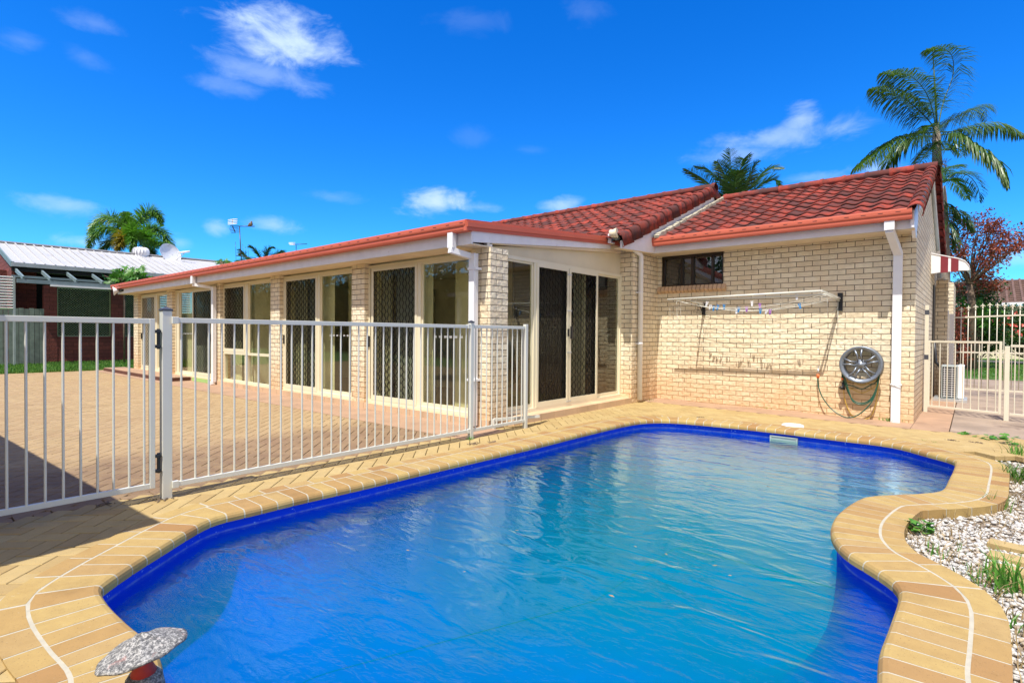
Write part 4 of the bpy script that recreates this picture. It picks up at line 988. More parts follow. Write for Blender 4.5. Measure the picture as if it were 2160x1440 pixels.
def spline(P, n=8):
    P = [np.array(p, float) for p in P]; Q = [2*P[0]-P[1]]+P+[2*P[-1]-P[-2]]; out = []
    for i in range(1, len(Q)-2):
        for j in range(n):
            t = j/n; out.append(.5*((2*Q[i])+(-Q[i-1]+Q[i+1])*t+(2*Q[i-1]-5*Q[i]+4*Q[i+1]-Q[i+2])*t*t+(-Q[i-1]+3*Q[i]-3*Q[i+1]+Q[i+2])*t**3))
    out.append(P[-1]); return out
gh = thing('garden_hose', 'dark green garden hose running from the wall tap and coiled over the wheel', 'garden hose', (-1.4, YC-.2, 0))
def hp_(l, ys): return [PY(a, b, YC-y) for (a, b), y in zip(l, ys)]
run = hp_([(1725, 797), (1726, 812), (1733, 834), (1748, 856), (1765, 871), (1785, 880), (1803, 878), (1822, 866), (1838, 848), (1848, 825), (1852, 800), (1856, 775)], [.09, .09, .1, .12, .16, .2, .2, .19, .17, .14, .1, .08])
run = [np.array([p[0], p[1], max(p[2], -.03)]) for p in run]
MB().tube(spline(run), .0085, 8).build('supply_run', MAT['greenhose'], gh)
for bot, y, lft in ((820, .10, 1779), (850, .13, 1782), (853, .16, 1785)):
    l = [(1776, 775), (lft-2, 800), (lft+6, (bot+800)/2), (1800, bot-6), (1818, bot), (1836, bot-8), (1848, (bot+790)/2), (1855, 790), (1855, 765)]
    MB().tube(spline(hp_(l, [y]*9)), .0085, 8).build('coil', MAT['greenhose'], gh)
yh = thing('garden_hose', 'thin yellow hose looped under the wheel behind the green hose', 'garden hose', (-1.3, YC-.1, 0))
for bot, y, lft in ((828, .08, 1785), (884, .05, 1782), (812, .06, 1790)):
    l = [(1778, 775), (lft-3, 800), (lft, (bot+800)/2), (1797, bot-8), (1818, bot), (1838, bot-8), (1850, (bot+790)/2), (1853, 790), (1853, 765)]
    MB().tube(spline(hp_(l, [y]*9)), .006, 8).build('coil', MAT['yellowhose'], yh)
sg = thing('spray_gun', 'black hose spray gun with orange collar hanging left of the wheel', 'spray gun', PY(1777, 815, YC-.1))
mb = MB(); a = PY(1778, 806, YC-.12); b2 = PY(1780, 822, YC-.12); mb.tube([a, b2], .02, 10); mb.tube([PY(1779, 815, YC-.12), PY(1773, 819, YC-.15)], [.022, .03], 10); mb.build('body', MAT['black'], sg)
MB().tube([PY(1777, 796, YC-.12), PY(1777.5, 801, YC-.12)], .019, 10).build('collar', MAT['orange'], sg)
tp = thing('garden_tap', 'brass garden tap with an orange hose connector on the brick wall', 'tap', PY(1726, 783, YC))
mb = MB(); a = PY(1726, 780, YC-.07); mb.tube([PY(1727, 780, YC), a], .013, 8); mb.tube([a+[0, 0, .02], a+[0, 0, -.05]], .015, 8); mb.tube([a+[0, 0, .02], a+[0, 0, .055]], .006, 6); mb.tube([a+[-.03, 0, .055], a+[.03, 0, .055]], .006, 6); mb.build('spout', MAT['galv'], tp)
MB().tube([PY(1725.5, 789, YC-.08), PY(1725.5, 797, YC-.08)], .021, 10).build('connector', MAT['orange'], tp)
for px, py, r_, lb in ((1440, 841, .16, 'pink round concrete lid by the wall foot under the left clothesline arm'), (1675, 862, .14, 'pink round concrete lid by the wall foot left of the garden tap')):
    c = G(px, py+2, .0); c[2] = clampz(c[0], 10)+.004; tag(MB().lathe(c, [(.001, .014), (r_-.02, .014), (r_, .006), (r_, -.02)], 28).build('drain_lid', MAT['concrete'], origin=c), lb, 'drain lid')
c = G(1672, 898, 0); c[2] = -.02; tag(MB().lathe(c, [(.001, .045), (.10, .045), (.13, .04), (.14, .03), (.14, -.02)], 32).build('skimmer_lid', MAT['white'], origin=c), 'white round skimmer lid in the deck behind the far pool edge', 'skimmer lid')
# mushroom ornament in front of the camera
mc = AT(306, 1400, 1.80)
ms = thing('mushroom_ornament', 'weathered grey and white cement mushroom with red neck on the coping in the foreground', 'garden ornament', (mc[0], mc[1], .01))
capc = AT(300, 1366, 1.78); R0 = .93*np.linalg.norm(AT(387, 1361, 1.78)-AT(214, 1361, 1.78))/2
e1 = rt.copy(); nup = np.array([0, 0, 1.0])*.95-rt*.17-fw*.03; e1 = e1-nup*(e1@nup)/(nup@nup); e1 /= np.linalg.norm(e1); nup /= np.linalg.norm(nup); e2 = np.cross(nup, e1)
pf = [(0.001, .40), (.14, .37), (.30, .28), (.52, .17), (.74, .08), (.93, .02), (1.0, -.02), (.98, -.07), (.85, -.06), (.4, -.02), (.001, 0)]
mb = MB().lathe(capc, [(r*R0, h*R0*.95) for r, h in pf], 48, (e1, e2, nup))
vv = np.array(mb.v); dv = vv-capc; 
for i in range(len(vv)):
    a = math.atan2(dv[i]@e2, dv[i]@e1); q = 1+.04*math.sin(3*a+1)+.02*math.sin(5*a)+.01*math.sin(11*a); vv[i] = capc+dv[i]*q+nup*(.0025*math.sin(7*a+2)*np.linalg.norm(dv[i])/R0)
mb.v = [tuple(p) for p in vv]; mb.build('cap', MAT['mush'], ms)
bot = np.array([mc[0], mc[1], .01]); topp = capc-nup*.004
mb = MB().tube([topp, topp*.86+bot*.14, topp*.72+bot*.28, topp*.6+bot*.4], [R0*.30, R0*.22, R0*.22, R0*.30], 24); mb.build('neck', MAT['mushred'], ms)
mid = topp*.62+bot*.38
mb = MB().tube([mid, mid*.85+bot*.15, mid*.5+bot*.5, bot], [R0*.24, R0*.40, R0*.46, R0*.58], 24); vv = np.array(mb.v); vv += RNG.uniform(-.004, .004, vv.shape); mb.v = [tuple(p) for p in vv]
mb.build('stem', MAT['mush'], ms)
# ================================================================== NEIGHBOUR ON THE LEFT
NX = -27.6
nb = thing('neighbour_house', 'dark red brick house with white ribbed metal roof, pergola and green lattice beyond the lawn', 'house', (NX, 6, 0))
MB().bx(NX-.2, NX, 4.32, 12, -.05, .97).build('wall', MAT['redbrick'], nb)
MB().bx(NX-.22, NX+.03, 4.75, 12, .972, 1.01).build('sill', MAT['maroon'], nb)
for a, b2 in ((4.33, 4.74), (6.50, 6.97), (9.6, 10.0)): MB().bx(NX-.25, NX+.012, a, b2, .0, 3.02).build('pillar', MAT['redbrick'], nb)
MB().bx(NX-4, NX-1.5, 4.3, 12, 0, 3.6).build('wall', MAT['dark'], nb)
MB().bx(NX-3.8, NX-1.2, 3.2, 4.3, 0, 3.6).build('wall', MAT['redbrick'], nb)
def lattice(y0, y1, z0, z1, x):
    mb = MB(); st = .095; n = int((y1-y0+z1-z0)/st)+1
    for i in range(n):
        for s in (1, -1):
            o = i*st-(z1-z0)
            ya, yb = y0+o, y0+o+(z1-z0); za, zb = z0, z1
            if ya < y0: za = z0+(y0-ya); ya = y0
            if yb > y1: zb = z1-(yb-y1); yb = y1
            if ya >= yb: continue
            if s < 0: ya, yb = y0+y1-ya, y0+y1-yb
            mb.beam((x+(.006 if s > 0 else 0), ya, za), (x+(.006 if s > 0 else 0), yb, zb), .008, .026, (1, 0, 0))
    for z in (z0, z1): mb.bx(x-.02, x+.02, y0, y1, z-.02, z+.02)
    for y in (y0, y1): mb.bx(x-.02, x+.02, y-.02, y+.02, z0, z1)
    return mb
lattice(4.76, 6.48, 1.04, 2.95, NX-.08).build('lattice', MAT['lattice'], nb); lattice(6.99, 9.58, 1.04, 2.95, NX-.08).build('lattice', MAT['lattice'], nb)
MB().prism([(NX-.1, 3.52, 0), (-31.7, 3.52, 0), (-31.7, 3.52, 4.85), (NX-.1, 3.52, 3.55)], (0, -.1, 0)).build('gable_wall', MAT['redbrick'], nb)
# roof: ribbed sheets
mb = MB(); RX = -31.7; EXr = -27.15
za, zb2 = 3.78, 5.03
mb.prism([(EXr, 3.35, za), (EXr, 16, za-.03), (RX, 16, zb2+.1), (RX, 3.35, zb2-.03)], (0, 0, -.05))
y = 3.4
while y < 16:
    mb.beam((EXr+.01, y, za+.012), (RX, y, zb2+.012), .045, .04); y += .305
mb.prism([(RX-4, 3.35, 3.8), (RX-4, 16, 3.8), (RX-.01, 16, zb2+.1), (RX-.01, 3.35, zb2-.03)], (0, 0, -.05))
mb.build('roof', MAT['whiteroof'], nb)
MB().beam((RX, 3.3, zb2+.0), (RX, 16, zb2+.13), .30, .06).build('ridge_cap', MAT['whiteroof'], nb)
MB().bx(EXr, EXr+.12, 3.35, 16, 3.62, 3.77).build('gutter', MAT['grey'], nb); MB().bx(EXr-.03, EXr-.001, 3.35, 16, 3.45, 3.72).build('fascia', MAT['dark'], nb)
MB().beam((EXr, 3.36, 3.70), (RX, 3.36, zb2-.07), .05, .2).build('barge_board', MAT['pergola'], nb)
BX = -25.6
MB().bx(BX-.05, BX+.05, 3.3, 9.5, 2.93, 3.07).build('pergola_beam', MAT['pergola'], nb); MB().bx(BX-.03, BX+.10, 4.2, 9.5, 2.86, 2.92).build('pergola_beam', MAT['white'], nb)
for px in (49, 106, 161, 216, 270): 
    y = float(PX(px, 600, BX)[1]); MB().beam((EXr, y, 3.50), (BX+.05, y, 3.10), .05, .13).build('rafter', MAT['pergola'], nb)
for x in (-26.1, -26.7): MB().bx(x-.03, x+.03, 3.3, 9.5, 3.2-(x+26.7)*.1, 3.27-(x+26.7)*.1).build('batten', MAT['pergola'], nb)
for y in (9.4,): MB().bx(BX-.05, BX+.05, y, y+.1, 0, 2.93).build('pergola_post', MAT['pergola'], nb)
mb = MB(); z = PX(10, 650, -26.0)[2]; z1_ = PX(10, 583, -26.0)[2]; y1_ = float(PX(27, 600, -26.0)[1])
while z < z1_: mb.ob((-26.0, y1_-.7, z), ((0, 1, 0), (1, 0, .6), (-.6, 0, 1)), .7, .045, .008); z += .10
MB().bx(-26.05, -25.93, y1_, y1_+.06, 0, z1_).build('louvre_post', MAT['grey'], nb)
mb.build('louvre', MAT['white'], nb)
tf = thing('timber_fence', 'weathered grey green paling fence on the lawn at the left edge', 'fence', (-26.5, 3, 0))
mb = MB(); y = .2; ztf = float(PX(50, 650, -26.5)[2])
while y < 4.15: mb.bx(-26.52, -26.50+random.uniform(0, .008), y+.003, y+.135, .02, ztf+random.uniform(-.02, .02)); y += .142
mb.build('palings', MAT['timber'], tf); MB().bx(-26.56, -26.522, .2, 4.2, .5, .6).build('fence_rail', MAT['timber'], tf)
# roof ventilator, dish, antennas
vc = PX(297, 538, RX+.1); vt = thing('roof_ventilator', 'white spinning roof ventilator on the ribbed metal roof', 'ventilator', vc)
r_ = 13/1146*33
MB().lathe(vc, [(r_*.8, -.3), (r_*.8, .0)], 20).build('collar', MAT['white'], vt)
mb = MB(); n = 16
for i in range(n):
    ring = []
    for j in range(7):
        a = math.radians(-70+140*j/6); rr_ = r_*(.55+.45*math.cos(a)); zz = .33*r_*1.2+r_*.62*math.sin(a)
        for dth in (0, .3): th = 2*math.pi*i/n+dth+j*.03; rad = rr_*(1.0 if dth else .90); ring.append(vc+[rad*math.cos(th), rad*math.sin(th), zz])
    mb.add(ring, [(2*j, 2*j+1, 2*j+3, 2*j+2) for j in range(6)], True)
mb.lathe(vc, [(r_*.3, r_*1.05), (.001, r_*1.08)], 16); mb.lathe(vc, [(r_*.72, 0), (r_*.8, r_*.4), (r_*.5, r_*.95)], 16); mb.build('vanes', MAT['white'], vt)
MAT['greydish'] = plain('dish face', (.62, .64, .68), .5, var=.1, dirt=((.2, .2, .2), 5, .58))
dc = PX(360, 534, RX+.3); dt = thing('satellite_dish', 'pale grey satellite dish above the ridge of the metal roof', 'satellite dish', dc+[0, 0, -.6])
dn = np.array([.86, .25, .36]); dn /= np.linalg.norm(dn); d1_ = np.cross((0, 0, 1), dn); d1_ /= np.linalg.norm(d1_); d2_ = np.cross(dn, d1_)
Rd = 18.5/1146*33.2
MB().lathe(dc, [(.001, -.12*Rd*2), (Rd*.4, -.10*Rd*2), (Rd*.75, -.05*Rd*2), (Rd, 0), (Rd*1.01, .012), (Rd*.99, -.02), (Rd*.4, -.13*Rd*2), (.001, -.15*Rd*2)], 36, (d1_, d2_, dn)).build('dish', MAT['greydish'], dt)
lc = PX(389, 532, RX+.9)
mb = MB(); mb.tube([dc-d2_*Rd, lc+[0, 0, -.05]], .02, 6); mb.build('arm', MAT['galv'], dt); MB().tube([lc-[.1, .25, .05], lc+[.1, .22, .06]], .05, 10).build('receiver', MAT['white'], dt)
MB().tube([dc-dn*.2, dc-dn*.25+[0, 0, -.9]], .03, 8).build('mast', MAT['galv'], dt)
def antenna(lab, base, top, boomL, boomR, els, W_, small=False):
    a = thing('tv_antenna', lab, 'antenna', AT(*base, W_)); P = lambda x, y, d=0: AT(x, y, W_+d)
    MB().tube([P(*base), P(*top)], .03 if not small else .02, 6).build('mast', MAT['darkframe'], a)
    MB().tube([P(*boomL), P(*boomR)], .025 if not small else .018, 6).build('boom', MAT['darkframe'], a)
    mb = MB()
    for (xa, ya, xb, yb) in els: mb.tube([P(xa, ya, -.1), P(xb, yb, -.1)], .022 if not small else .016, 5)
    mb.build('elements', MAT['white'], a); return a
an = antenna('tall rusty tv antenna with white upper elements and a bird on its boom', (512, 600), (505, 478), (485.5, 477), (537, 477.5),
        [(481, 464, 501, 462), (481, 467.5, 501, 465.5), (481, 470.5, 500.5, 469), (480.5, 473.5, 500, 472)], 33)
P = lambda x, y, d=0: AT(x, y, 33+d)
mb = MB(); mb.tube([P(491, 462), P(489.5, 474)], .03, 6); mb.tube([P(490, 476), P(496.5, 491)], .03, 6)
for xa, ya, xb, yb in ((483, 482, 502, 480), (484.5, 485, 503, 483), (486, 488, 504, 486), (488, 491.5, 505, 489.5)): mb.tube([P(xa, ya), P(xb, yb)], .014, 5)
mb.build('lower_elements', MAT['darkframe'], an)
mb = MB(); mb.tube([P(497, 539), P(540, 544)], .02, 5)
for x, y0_, y1_2 in ((496.5, 510, 548), (512, 515, 545), (518, 520, 545), (523, 522, 545)): mb.tube([P(x, y0_), P(x+1.5, y1_2)], .010, 4)
mb.build('whip_elements', MAT['darkframe'], an)
antenna('small tv antenna with white elements rising just above the terracotta gutter', (624.7, 560), (624.7, 517), (612, 516), (648, 514.5), [(609, 512, 623, 512), (609, 514, 622, 514.5), (611, 516, 622, 516.5)], 30, True)
bc = P(529, 473.5, 0); bd = thing('bird', 'dark pigeon perched on the boom of the tall antenna', 'bird', P(529, 477.3))
mb = MB(); tail, bod, nk, hd, bk = P(522.5, 478), P(528, 473), P(530.3, 470), P(530.5, 467.6), P(532, 468)
mb.tube([tail, P(525, 475.5), bod, P(530.5, 472.3), nk, hd, P(531.3, 467.4), bk], [.02, .06, .115, .10, .06, .055, .04, .008], 12)
mb.tube([P(528.5, 475.5), P(528.7, 477.3)], .012, 5); mb.tube([P(530, 475.5), P(530, 477.3)], .012, 5); bd_m = mb.build('body', MAT['bark'], bd)
# flood light and wiring at the far end of the gutter
fl_ = thing('flood_light', 'white security flood light at the left end of the patio eave', 'flood light', PY(240, 612, 4.95))
a = PY(252, 613, 4.95); b2 = PY(239, 614, 4.8); MB().tube([a, a*.6+b2*.4, b2], [.05, .06, .14], 12).build('lamp_head', MAT['white'], fl_)
MB().tube([a, PY(264, 612, 5.0)], .045, 8).build('arm', MAT['black'], fl_)
mb = MB(); mb.tube([PX(1290, 489, -4.80)+[0, -.02, 0], PX(1292, 493, -4.70), PX(1302, 491, -4.62)], [.04, .065, .085], 14)
fl2 = thing('flood_light', 'old white globe flood light at the inner end of the patio roof below the tiles', 'flood light', PX(1290, 492, -4.8)); mb.build('lamp_head', MAT['panel'], fl2)
MB().bx(-4.86, -4.80, 8.28, 8.42, 2.84, 3.0).build('arm', MAT['white'], fl2)

# ================================================================== PLANTS
def frond(par, mat, pts, nl=46, Ll=.5, droop=.8, wd=.03, bushy=0, back=.5, rr0=.022, flat=0, t0=.12):
    nl = int(nl*1.75); Ll *= 1.25; wd *= .95
    C = np.array(spline(pts, 8)); D = np.r_[0, np.cumsum(np.linalg.norm(np.diff(C, axis=0), axis=1))]; tot = D[-1]
    mb = MB(); mb.tube(C[::3], list(np.linspace(rr0, .004, len(C[::3]))), 5, cap=False)
    for i in range(nl):
        t = t0+(1-t0)*(i+random.random()*.6)/nl; s = t*tot
        p = np.array([np.interp(s, D, C[:, k]) for k in range(3)]); q = np.array([np.interp(min(s+.05, tot), D, C[:, k]) for k in range(3)])-np.array([np.interp(max(s-.05, 0), D, C[:, k]) for k in range(3)])
        T = q/(np.linalg.norm(q)+1e-9); up_ = np.array([0, 0, 1.0]); Sd = np.cross(T, up_); 
        if np.linalg.norm(Sd) < .15: Sd = rt.copy()
        Sd /= np.linalg.norm(Sd); Nn = np.cross(Sd, T)
        ll = Ll*(math.sin(math.pi*min(1, .12+t*.86))**.6)*random.uniform(.85, 1.1)
        for sgn in ((-1, 1) if not bushy else [0]*bushy):
            if bushy: an = random.uniform(0, 6.283); side = math.cos(an)*Sd+math.sin(an)*Nn
            else: side = sgn*Sd+Nn*random.uniform(-.1, .45)
            d0 = side*.9+T*back+RNG.uniform(-.12, .12, 3); d0 /= np.linalg.norm(d0)
            d1 = d0+np.array([0, 0, -droop*random.uniform(.6, 1.3)]); d1 /= np.linalg.norm(d1)
            d2 = d1+np.array([0, 0, -droop*.7]); d2 /= np.linalg.norm(d2)
            a = p; b = a+d0*ll*.3; c = b+d1*ll*.4; e = c+d2*ll*.3
            wv = np.cross(d1, side+np.array([.01, .02, .3])); wv /= (np.linalg.norm(wv)+1e-9); wv *= wd/2
            mb.add([a-wv*.5, a+wv*.5, b+wv, b-wv, c+wv*.8, c-wv*.8, e], [(0, 1, 2, 3), (3, 2, 4, 5), (5, 4, 6)])
    return mb.build('frond', mat, par, uv=False)
def AP(l, W_): return [AT(x, y, W_+(d if True else 0)) for x, y, d in l]
def trunk(par, pts, r, mat='palmbark', name='trunk'): return MB().tube(spline(pts, 6), list(np.linspace(r[0], r[1], (len(pts)-1)*6+1)), 14).build(name, MAT[mat], par)
def palmthing(lab, px, W_, base_z=0):
    c = AT(px, 711, W_); return thing('palm_tree', lab, 'palm tree', (c[0], c[1], base_z))
W1 = 19
p1 = palmthing('tall wind bent palm with long drooping fronds above the right gable', 1977, W1)
b_ = np.array([*AT(1979, 711, W1)[:2], 0]); top_ = AT(1975, 318, W1)
trunk(p1, [b_, b_*.5+top_*.5, AT(1977, 345, W1)], (.20, .15)); MB().tube([AT(1977, 350, W1), AT(1976, 320, W1), AT(1975, 285, W1), AT(1975, 262, W1)], [.16, .13, .12, .05], 12).build('crown_shaft', MAT['palmbark'], p1)
for l, kw in (
    ([(1978, 270, 0), (1990, 215, .4), (2010, 160, .6), (2008, 118, .5), (1985, 102, .2), (1952, 106, 0)], dict(nl=60, Ll=.80, droop=.9)),
    ([(1972, 262, 0), (1968, 235, -.3), (1950, 190, -.8), (1915, 158, -1.2), (1860, 154, -1.6)], dict(nl=58, Ll=.80, droop=1.1)),
    ([(1970, 268, 0), (1950, 245, -.4), (1910, 210, -.9), (1870, 190, -1.3), (1838, 187, -1.6)], dict(nl=62, Ll=.78, droop=1.3)),
    ([(1970, 280, 0), (1935, 283, -.3), (1895, 295, -.8), (1850, 322, -1.0), (1802, 359, -1.2)], dict(nl=66, Ll=.80, droop=1.3)),
    ([(1972, 290, 0), (1945, 288, .6), (1905, 305, 1.0), (1875, 340, 1.4), (1862, 370, 1.6)], dict(nl=54, Ll=.75, droop=1.2)),
    ([(1980, 272, 0), (2010, 252, .5), (2050, 232, .9), (2077, 228, 1.1), (2083, 255, 1.2)], dict(nl=54, Ll=.75, droop=1.2)),
    ([(1982, 278, 0), (2010, 278, .2), (2060, 268, .3), (2110, 268, .2), (2160, 287, 0)], dict(nl=62, Ll=.7, droop=1.3)),
    ([(1982, 285, 0), (2015, 285, -.5), (2060, 312, -1), (2100, 345, -1.4), (2124, 392, -1.6)], dict(nl=66, Ll=.80, droop=1.2)),
    ([(1980, 292, 0), (1998, 318, -.8), (2015, 300, -1), (2030, 330, -1.3)], dict(nl=30, Ll=.5, droop=1.2)),
    ([(1975, 295, 0), (1950, 330, -1), (1940, 345, -1.2), (1935, 370, -1.3)], dict(nl=40, Ll=.6, droop=1.2)),
    ([(1975, 290, 0), (1965, 265, -.8), (1950, 275, -1.3), (1945, 310, -1.6)], dict(nl=34, Ll=.5, droop=1.2))):
    frond(p1, MAT['palm'], AP(l, W1), wd=.036, **kw)
mb = MB(); mb.tube(AP([(1976, 262, 0), (1973, 200, .1), (1967, 98, .1)], W1), [.04, .035, .008], 6); mb.build('spear_leaf', MAT['palmdark'], p1)
# date like palm beside it, lower
W2 = 17
p2 = palmthing('shorter dark palm whose fronds hang beside the right gable below the tall palm', 1996, W2)
trunk(p2, [np.array([*AT(1994, 711, W2)[:2], 0]), AT(1994, 560, W2), AT(1993, 440, W2), AT(1992, 392, W2)], (.17, .03))
for l in ([(1992, 385, 0), (2015, 366, 0), (2045, 372, .2), (2064, 398, .3), (2066, 425, .3)], [(1992, 385, 0), (2005, 380, -.5), (2025, 395, -.8), (2040, 420, -1)], [(1990, 420, 0), (2005, 440, -.2), (2030, 455, -.3), (2052, 488, -.4)], [(1990, 430, 0), (2000, 460, -.3), (2012, 500, -.4), (2018, 530, -.4)],
          [(1992, 385, 0), (1985, 362, .5), (1960, 355, .9), (1940, 375, 1)], [(1992, 425, 0), (1998, 470, .3), (2002, 520, .5)], [(1990, 385, 0), (2000, 355, .6), (2030, 350, 1)]):
    frond(p2, MAT['palmdark'], AP(l, W2), nl=44, Ll=.42, droop=.7, wd=.026)
mb = MB()
for i in range(26):
    a = AT(1985+random.uniform(-12, 12), 350+random.uniform(-8, 8), W1-.3); mb.tube([a, a+RNG.uniform(-.2, .2, 3), a+RNG.uniform(-.35, .35, 3)+[0, 0, -.35]], .006, 4)
mb.build('flower_spray', MAT['dry'], p1)
# palm behind the tiled roofs
W3 = 23
p3 = palmthing('feathery palm crown rising behind the roof valley', 1550, W3); trunk(p3, [np.array([*AT(1553, 711, W3)[:2], 0]), AT(1553, 500, W3), AT(1552, 430, W3)], (.18, .15))
for l in ([(1550, 425, 0), (1545, 380, 0), (1541, 340, 0), (1540, 314, 0)], [(1552, 420, 0), (1558, 370, .3), (1568, 335, .5), (1572, 350, .7)], [(1548, 425, 0), (1520, 385, .2), (1495, 358, .2), (1466, 350, .2)], [(1546, 430, 0), (1510, 400, -.4), (1480, 375, -.7), (1445, 356, -1)],
          [(1554, 425, 0), (1590, 385, .3), (1620, 358, .5), (1650, 357, .6)], [(1556, 430, 0), (1600, 395, -.3), (1630, 378, -.5), (1645, 396, -.7)], [(1545, 430, 0), (1515, 415, .6), (1490, 405, .9), (1478, 410, 1)], [(1553, 425, 0), (1575, 380, -.6), (1592, 350, -.8), (1600, 340, -.9)],
          [(1553, 430, 0), (1535, 385, -.6), (1520, 350, -.9), (1512, 340, -1)], [(1555, 432, 0), (1590, 412, .4), (1620, 405, .5), (1635, 412, .6)], [(1550, 432, 0), (1548, 400, -1), (1552, 372, -1.6), (1560, 360, -2)]):
    frond(p3, MAT['palmdark'], AP(l, W3), nl=50, Ll=.55, droop=.15, wd=.032, back=.75)
# foxtail palms on the left
W4 = 44
p4 = palmthing('bushy foxtail palm behind the white metal roof with one yellow frond', 265, W4); trunk(p4, [np.array([*AT(283, 711, W4)[:2], 0]), AT(284, 600, W4), AT(282, 505, W4)], (.30, .24))
MAT['brightpalm'] = leafmat('bright palm leaflets', (.05, .15, .02), (.15, .30, .05), .4)
for l, m in (([(275, 500, 0), (245, 465, 0), (215, 460, 0), (193, 480, 0), (190, 500, 0)], 'palm'), ([(275, 505, 0), (240, 480, -.5), (210, 485, -1), (190, 510, -1), (188, 525, -1)], 'palm'), ([(276, 495, 0), (268, 465, .5), (262, 448, .6)], 'palm'),
             ([(280, 500, 0), (295, 465, .3), (315, 445, .5), (335, 455, .5), (341, 475, .5)], 'palm'), ([(282, 500, 0), (310, 480, 0), (340, 490, 0), (358, 515, 0), (367, 527, 0)], 'palm'), ([(280, 500, 0), (278, 485, -1.5), (280, 505, -2.4), (277, 530, -2.6)], 'palm'),
             ([(272, 505, 0), (262, 498, -1), (255, 510, -1.6), (245, 528, -1.8)], 'palmyellow'), ([(284, 505, 0), (305, 515, .8), (318, 530, 1.2), (325, 545, 1.3)], 'palmdark'), ([(283, 505, 0), (300, 495, -1), (325, 510, -1.8), (345, 520, -2)], 'palm'), ([(272, 505, 0), (250, 500, .8), (222, 515, 1.2), (210, 535, 1.2)], 'palmdark')):
    frond(p4, MAT[{'palm': 'brightpalm'}.get(m, m)], AP(l, W4), nl=75, Ll=.75, droop=.35, wd=.06, bushy=4, back=.5, rr0=.05, t0=.2)
W5 = 40
p5 = palmthing('distant palm tips just showing over the long terracotta gutter', 556, W5); trunk(p5, [np.array([*AT(555, 711, W5)[:2], 0]), AT(555, 600, W5), AT(556, 552, W5)], (.22, .2))
for l in ([(556, 552, 0), (545, 535, 0), (536, 525, 0), (528, 521, 0)], [(558, 552, 0), (562, 535, 0), (566, 525, 0), (575, 522, 0)], [(550, 552, 0), (525, 545, 0), (512, 532, 0), (505, 538, 0)], [(560, 552, 0), (580, 538, 0), (592, 530, 0), (598, 536, 0)], [(548, 555, 0), (520, 552, 0), (500, 552, 0)], [(566, 552, 0), (575, 540, 0), (582, 545, 0)]):
    frond(p5, MAT['palmdark'], AP(l, W5), nl=34, Ll=.62, droop=.25, wd=.05, back=.8)
# broad leaf plants
def lobed(mb, c, nrm, dr, L):          # one deeply cut leaf
    nrm = nrm/np.linalg.norm(nrm); dr = dr-nrm*(dr@nrm); dr /= np.linalg.norm(dr); sd = np.cross(nrm, dr); pts = []
    for i in range(15):
        a = -2.4+4.8*i/14; r = L*(.95 if i % 2 == 0 else .42)*(.75+.25*math.cos(a*.8)); pts.append(c+dr*math.cos(a)*r+sd*math.sin(a)*r*.8-nrm*(r*.25)+np.array([0, 0, -.15*r]))
    mb.add([c]+pts, [(0, i+1, i+2) for i in range(14)])
W6 = 21.5; bt = np.array([*AT(262, 711, W6)[:2], 0.0])
ph = thing('philodendron', 'broad green lobed philodendron rising behind the left end of the terracotta gutter', 'plant', bt)
mb = MB(); mb2 = MB(); cc = AT(262, 610, W6)
for i in range(95):
    px, py = random.gauss(268, 22), random.gauss(583, 10)
    if not (208 < px < 316 and 562 < py < 605): continue
    if py < 573 and px < 235: continue
    p = AT(px, py, W6+random.uniform(-.5, .5)); lobed(mb, p, RNG.normal(0, .5, 3)+np.array([.5, -.3, .7]), RNG.normal(0, 1, 3)+[0, 0, .2], random.uniform(.22, .36))
    if i % 3 == 0: mb2.tube([cc, (cc+p)/2+[0, 0, .1], p], .012, 4, cap=False)
mb.build('leaves', MAT['leaf'], ph, uv=False); mb2.tube([bt, cc], .035, 8); mb2.build('stem', MAT['bark'], ph)
W7 = 25; bt = np.array([*AT(468, 711, W7)[:2], 0.0])
ph = thing('papaya_tree', 'small cluster of green papaya leaves over the gutter beside the tall antenna', 'tree', bt); mb = MB(); mb2 = MB().tube([bt, AT(468, 552, W7)], .08, 8)
for i in range(16):
    p = AT(random.uniform(449, 487), random.uniform(545, 556), W7+random.uniform(-.3, .3)); lobed(mb, p, np.array([.3, -.2, .9])+RNG.normal(0, .3, 3), RNG.normal(0, 1, 3), .24); mb2.tube([AT(468, 556, W7), p], .01, 4, cap=False)
mb.build('leaves', MAT['leaf'], ph, uv=False); mb2.build('trunk', MAT['bark'], ph)
def leaves(mb, cen, n, spread, sz, flat=1.0):
    for _ in range(n):
        p = cen+RNG.normal(0, 1, 3)*spread; a = RNG.normal(0, 1, 3); a /= np.linalg.norm(a); b = np.cross(a, RNG.normal(0, 1, 3)); b /= np.linalg.norm(b)+1e-9; s = sz*random.uniform(.6, 1.3)
        mb.add([p-a*s, p+b*s*.45, p+a*s, p-b*s*.45], [(0, 1, 2, 3)])
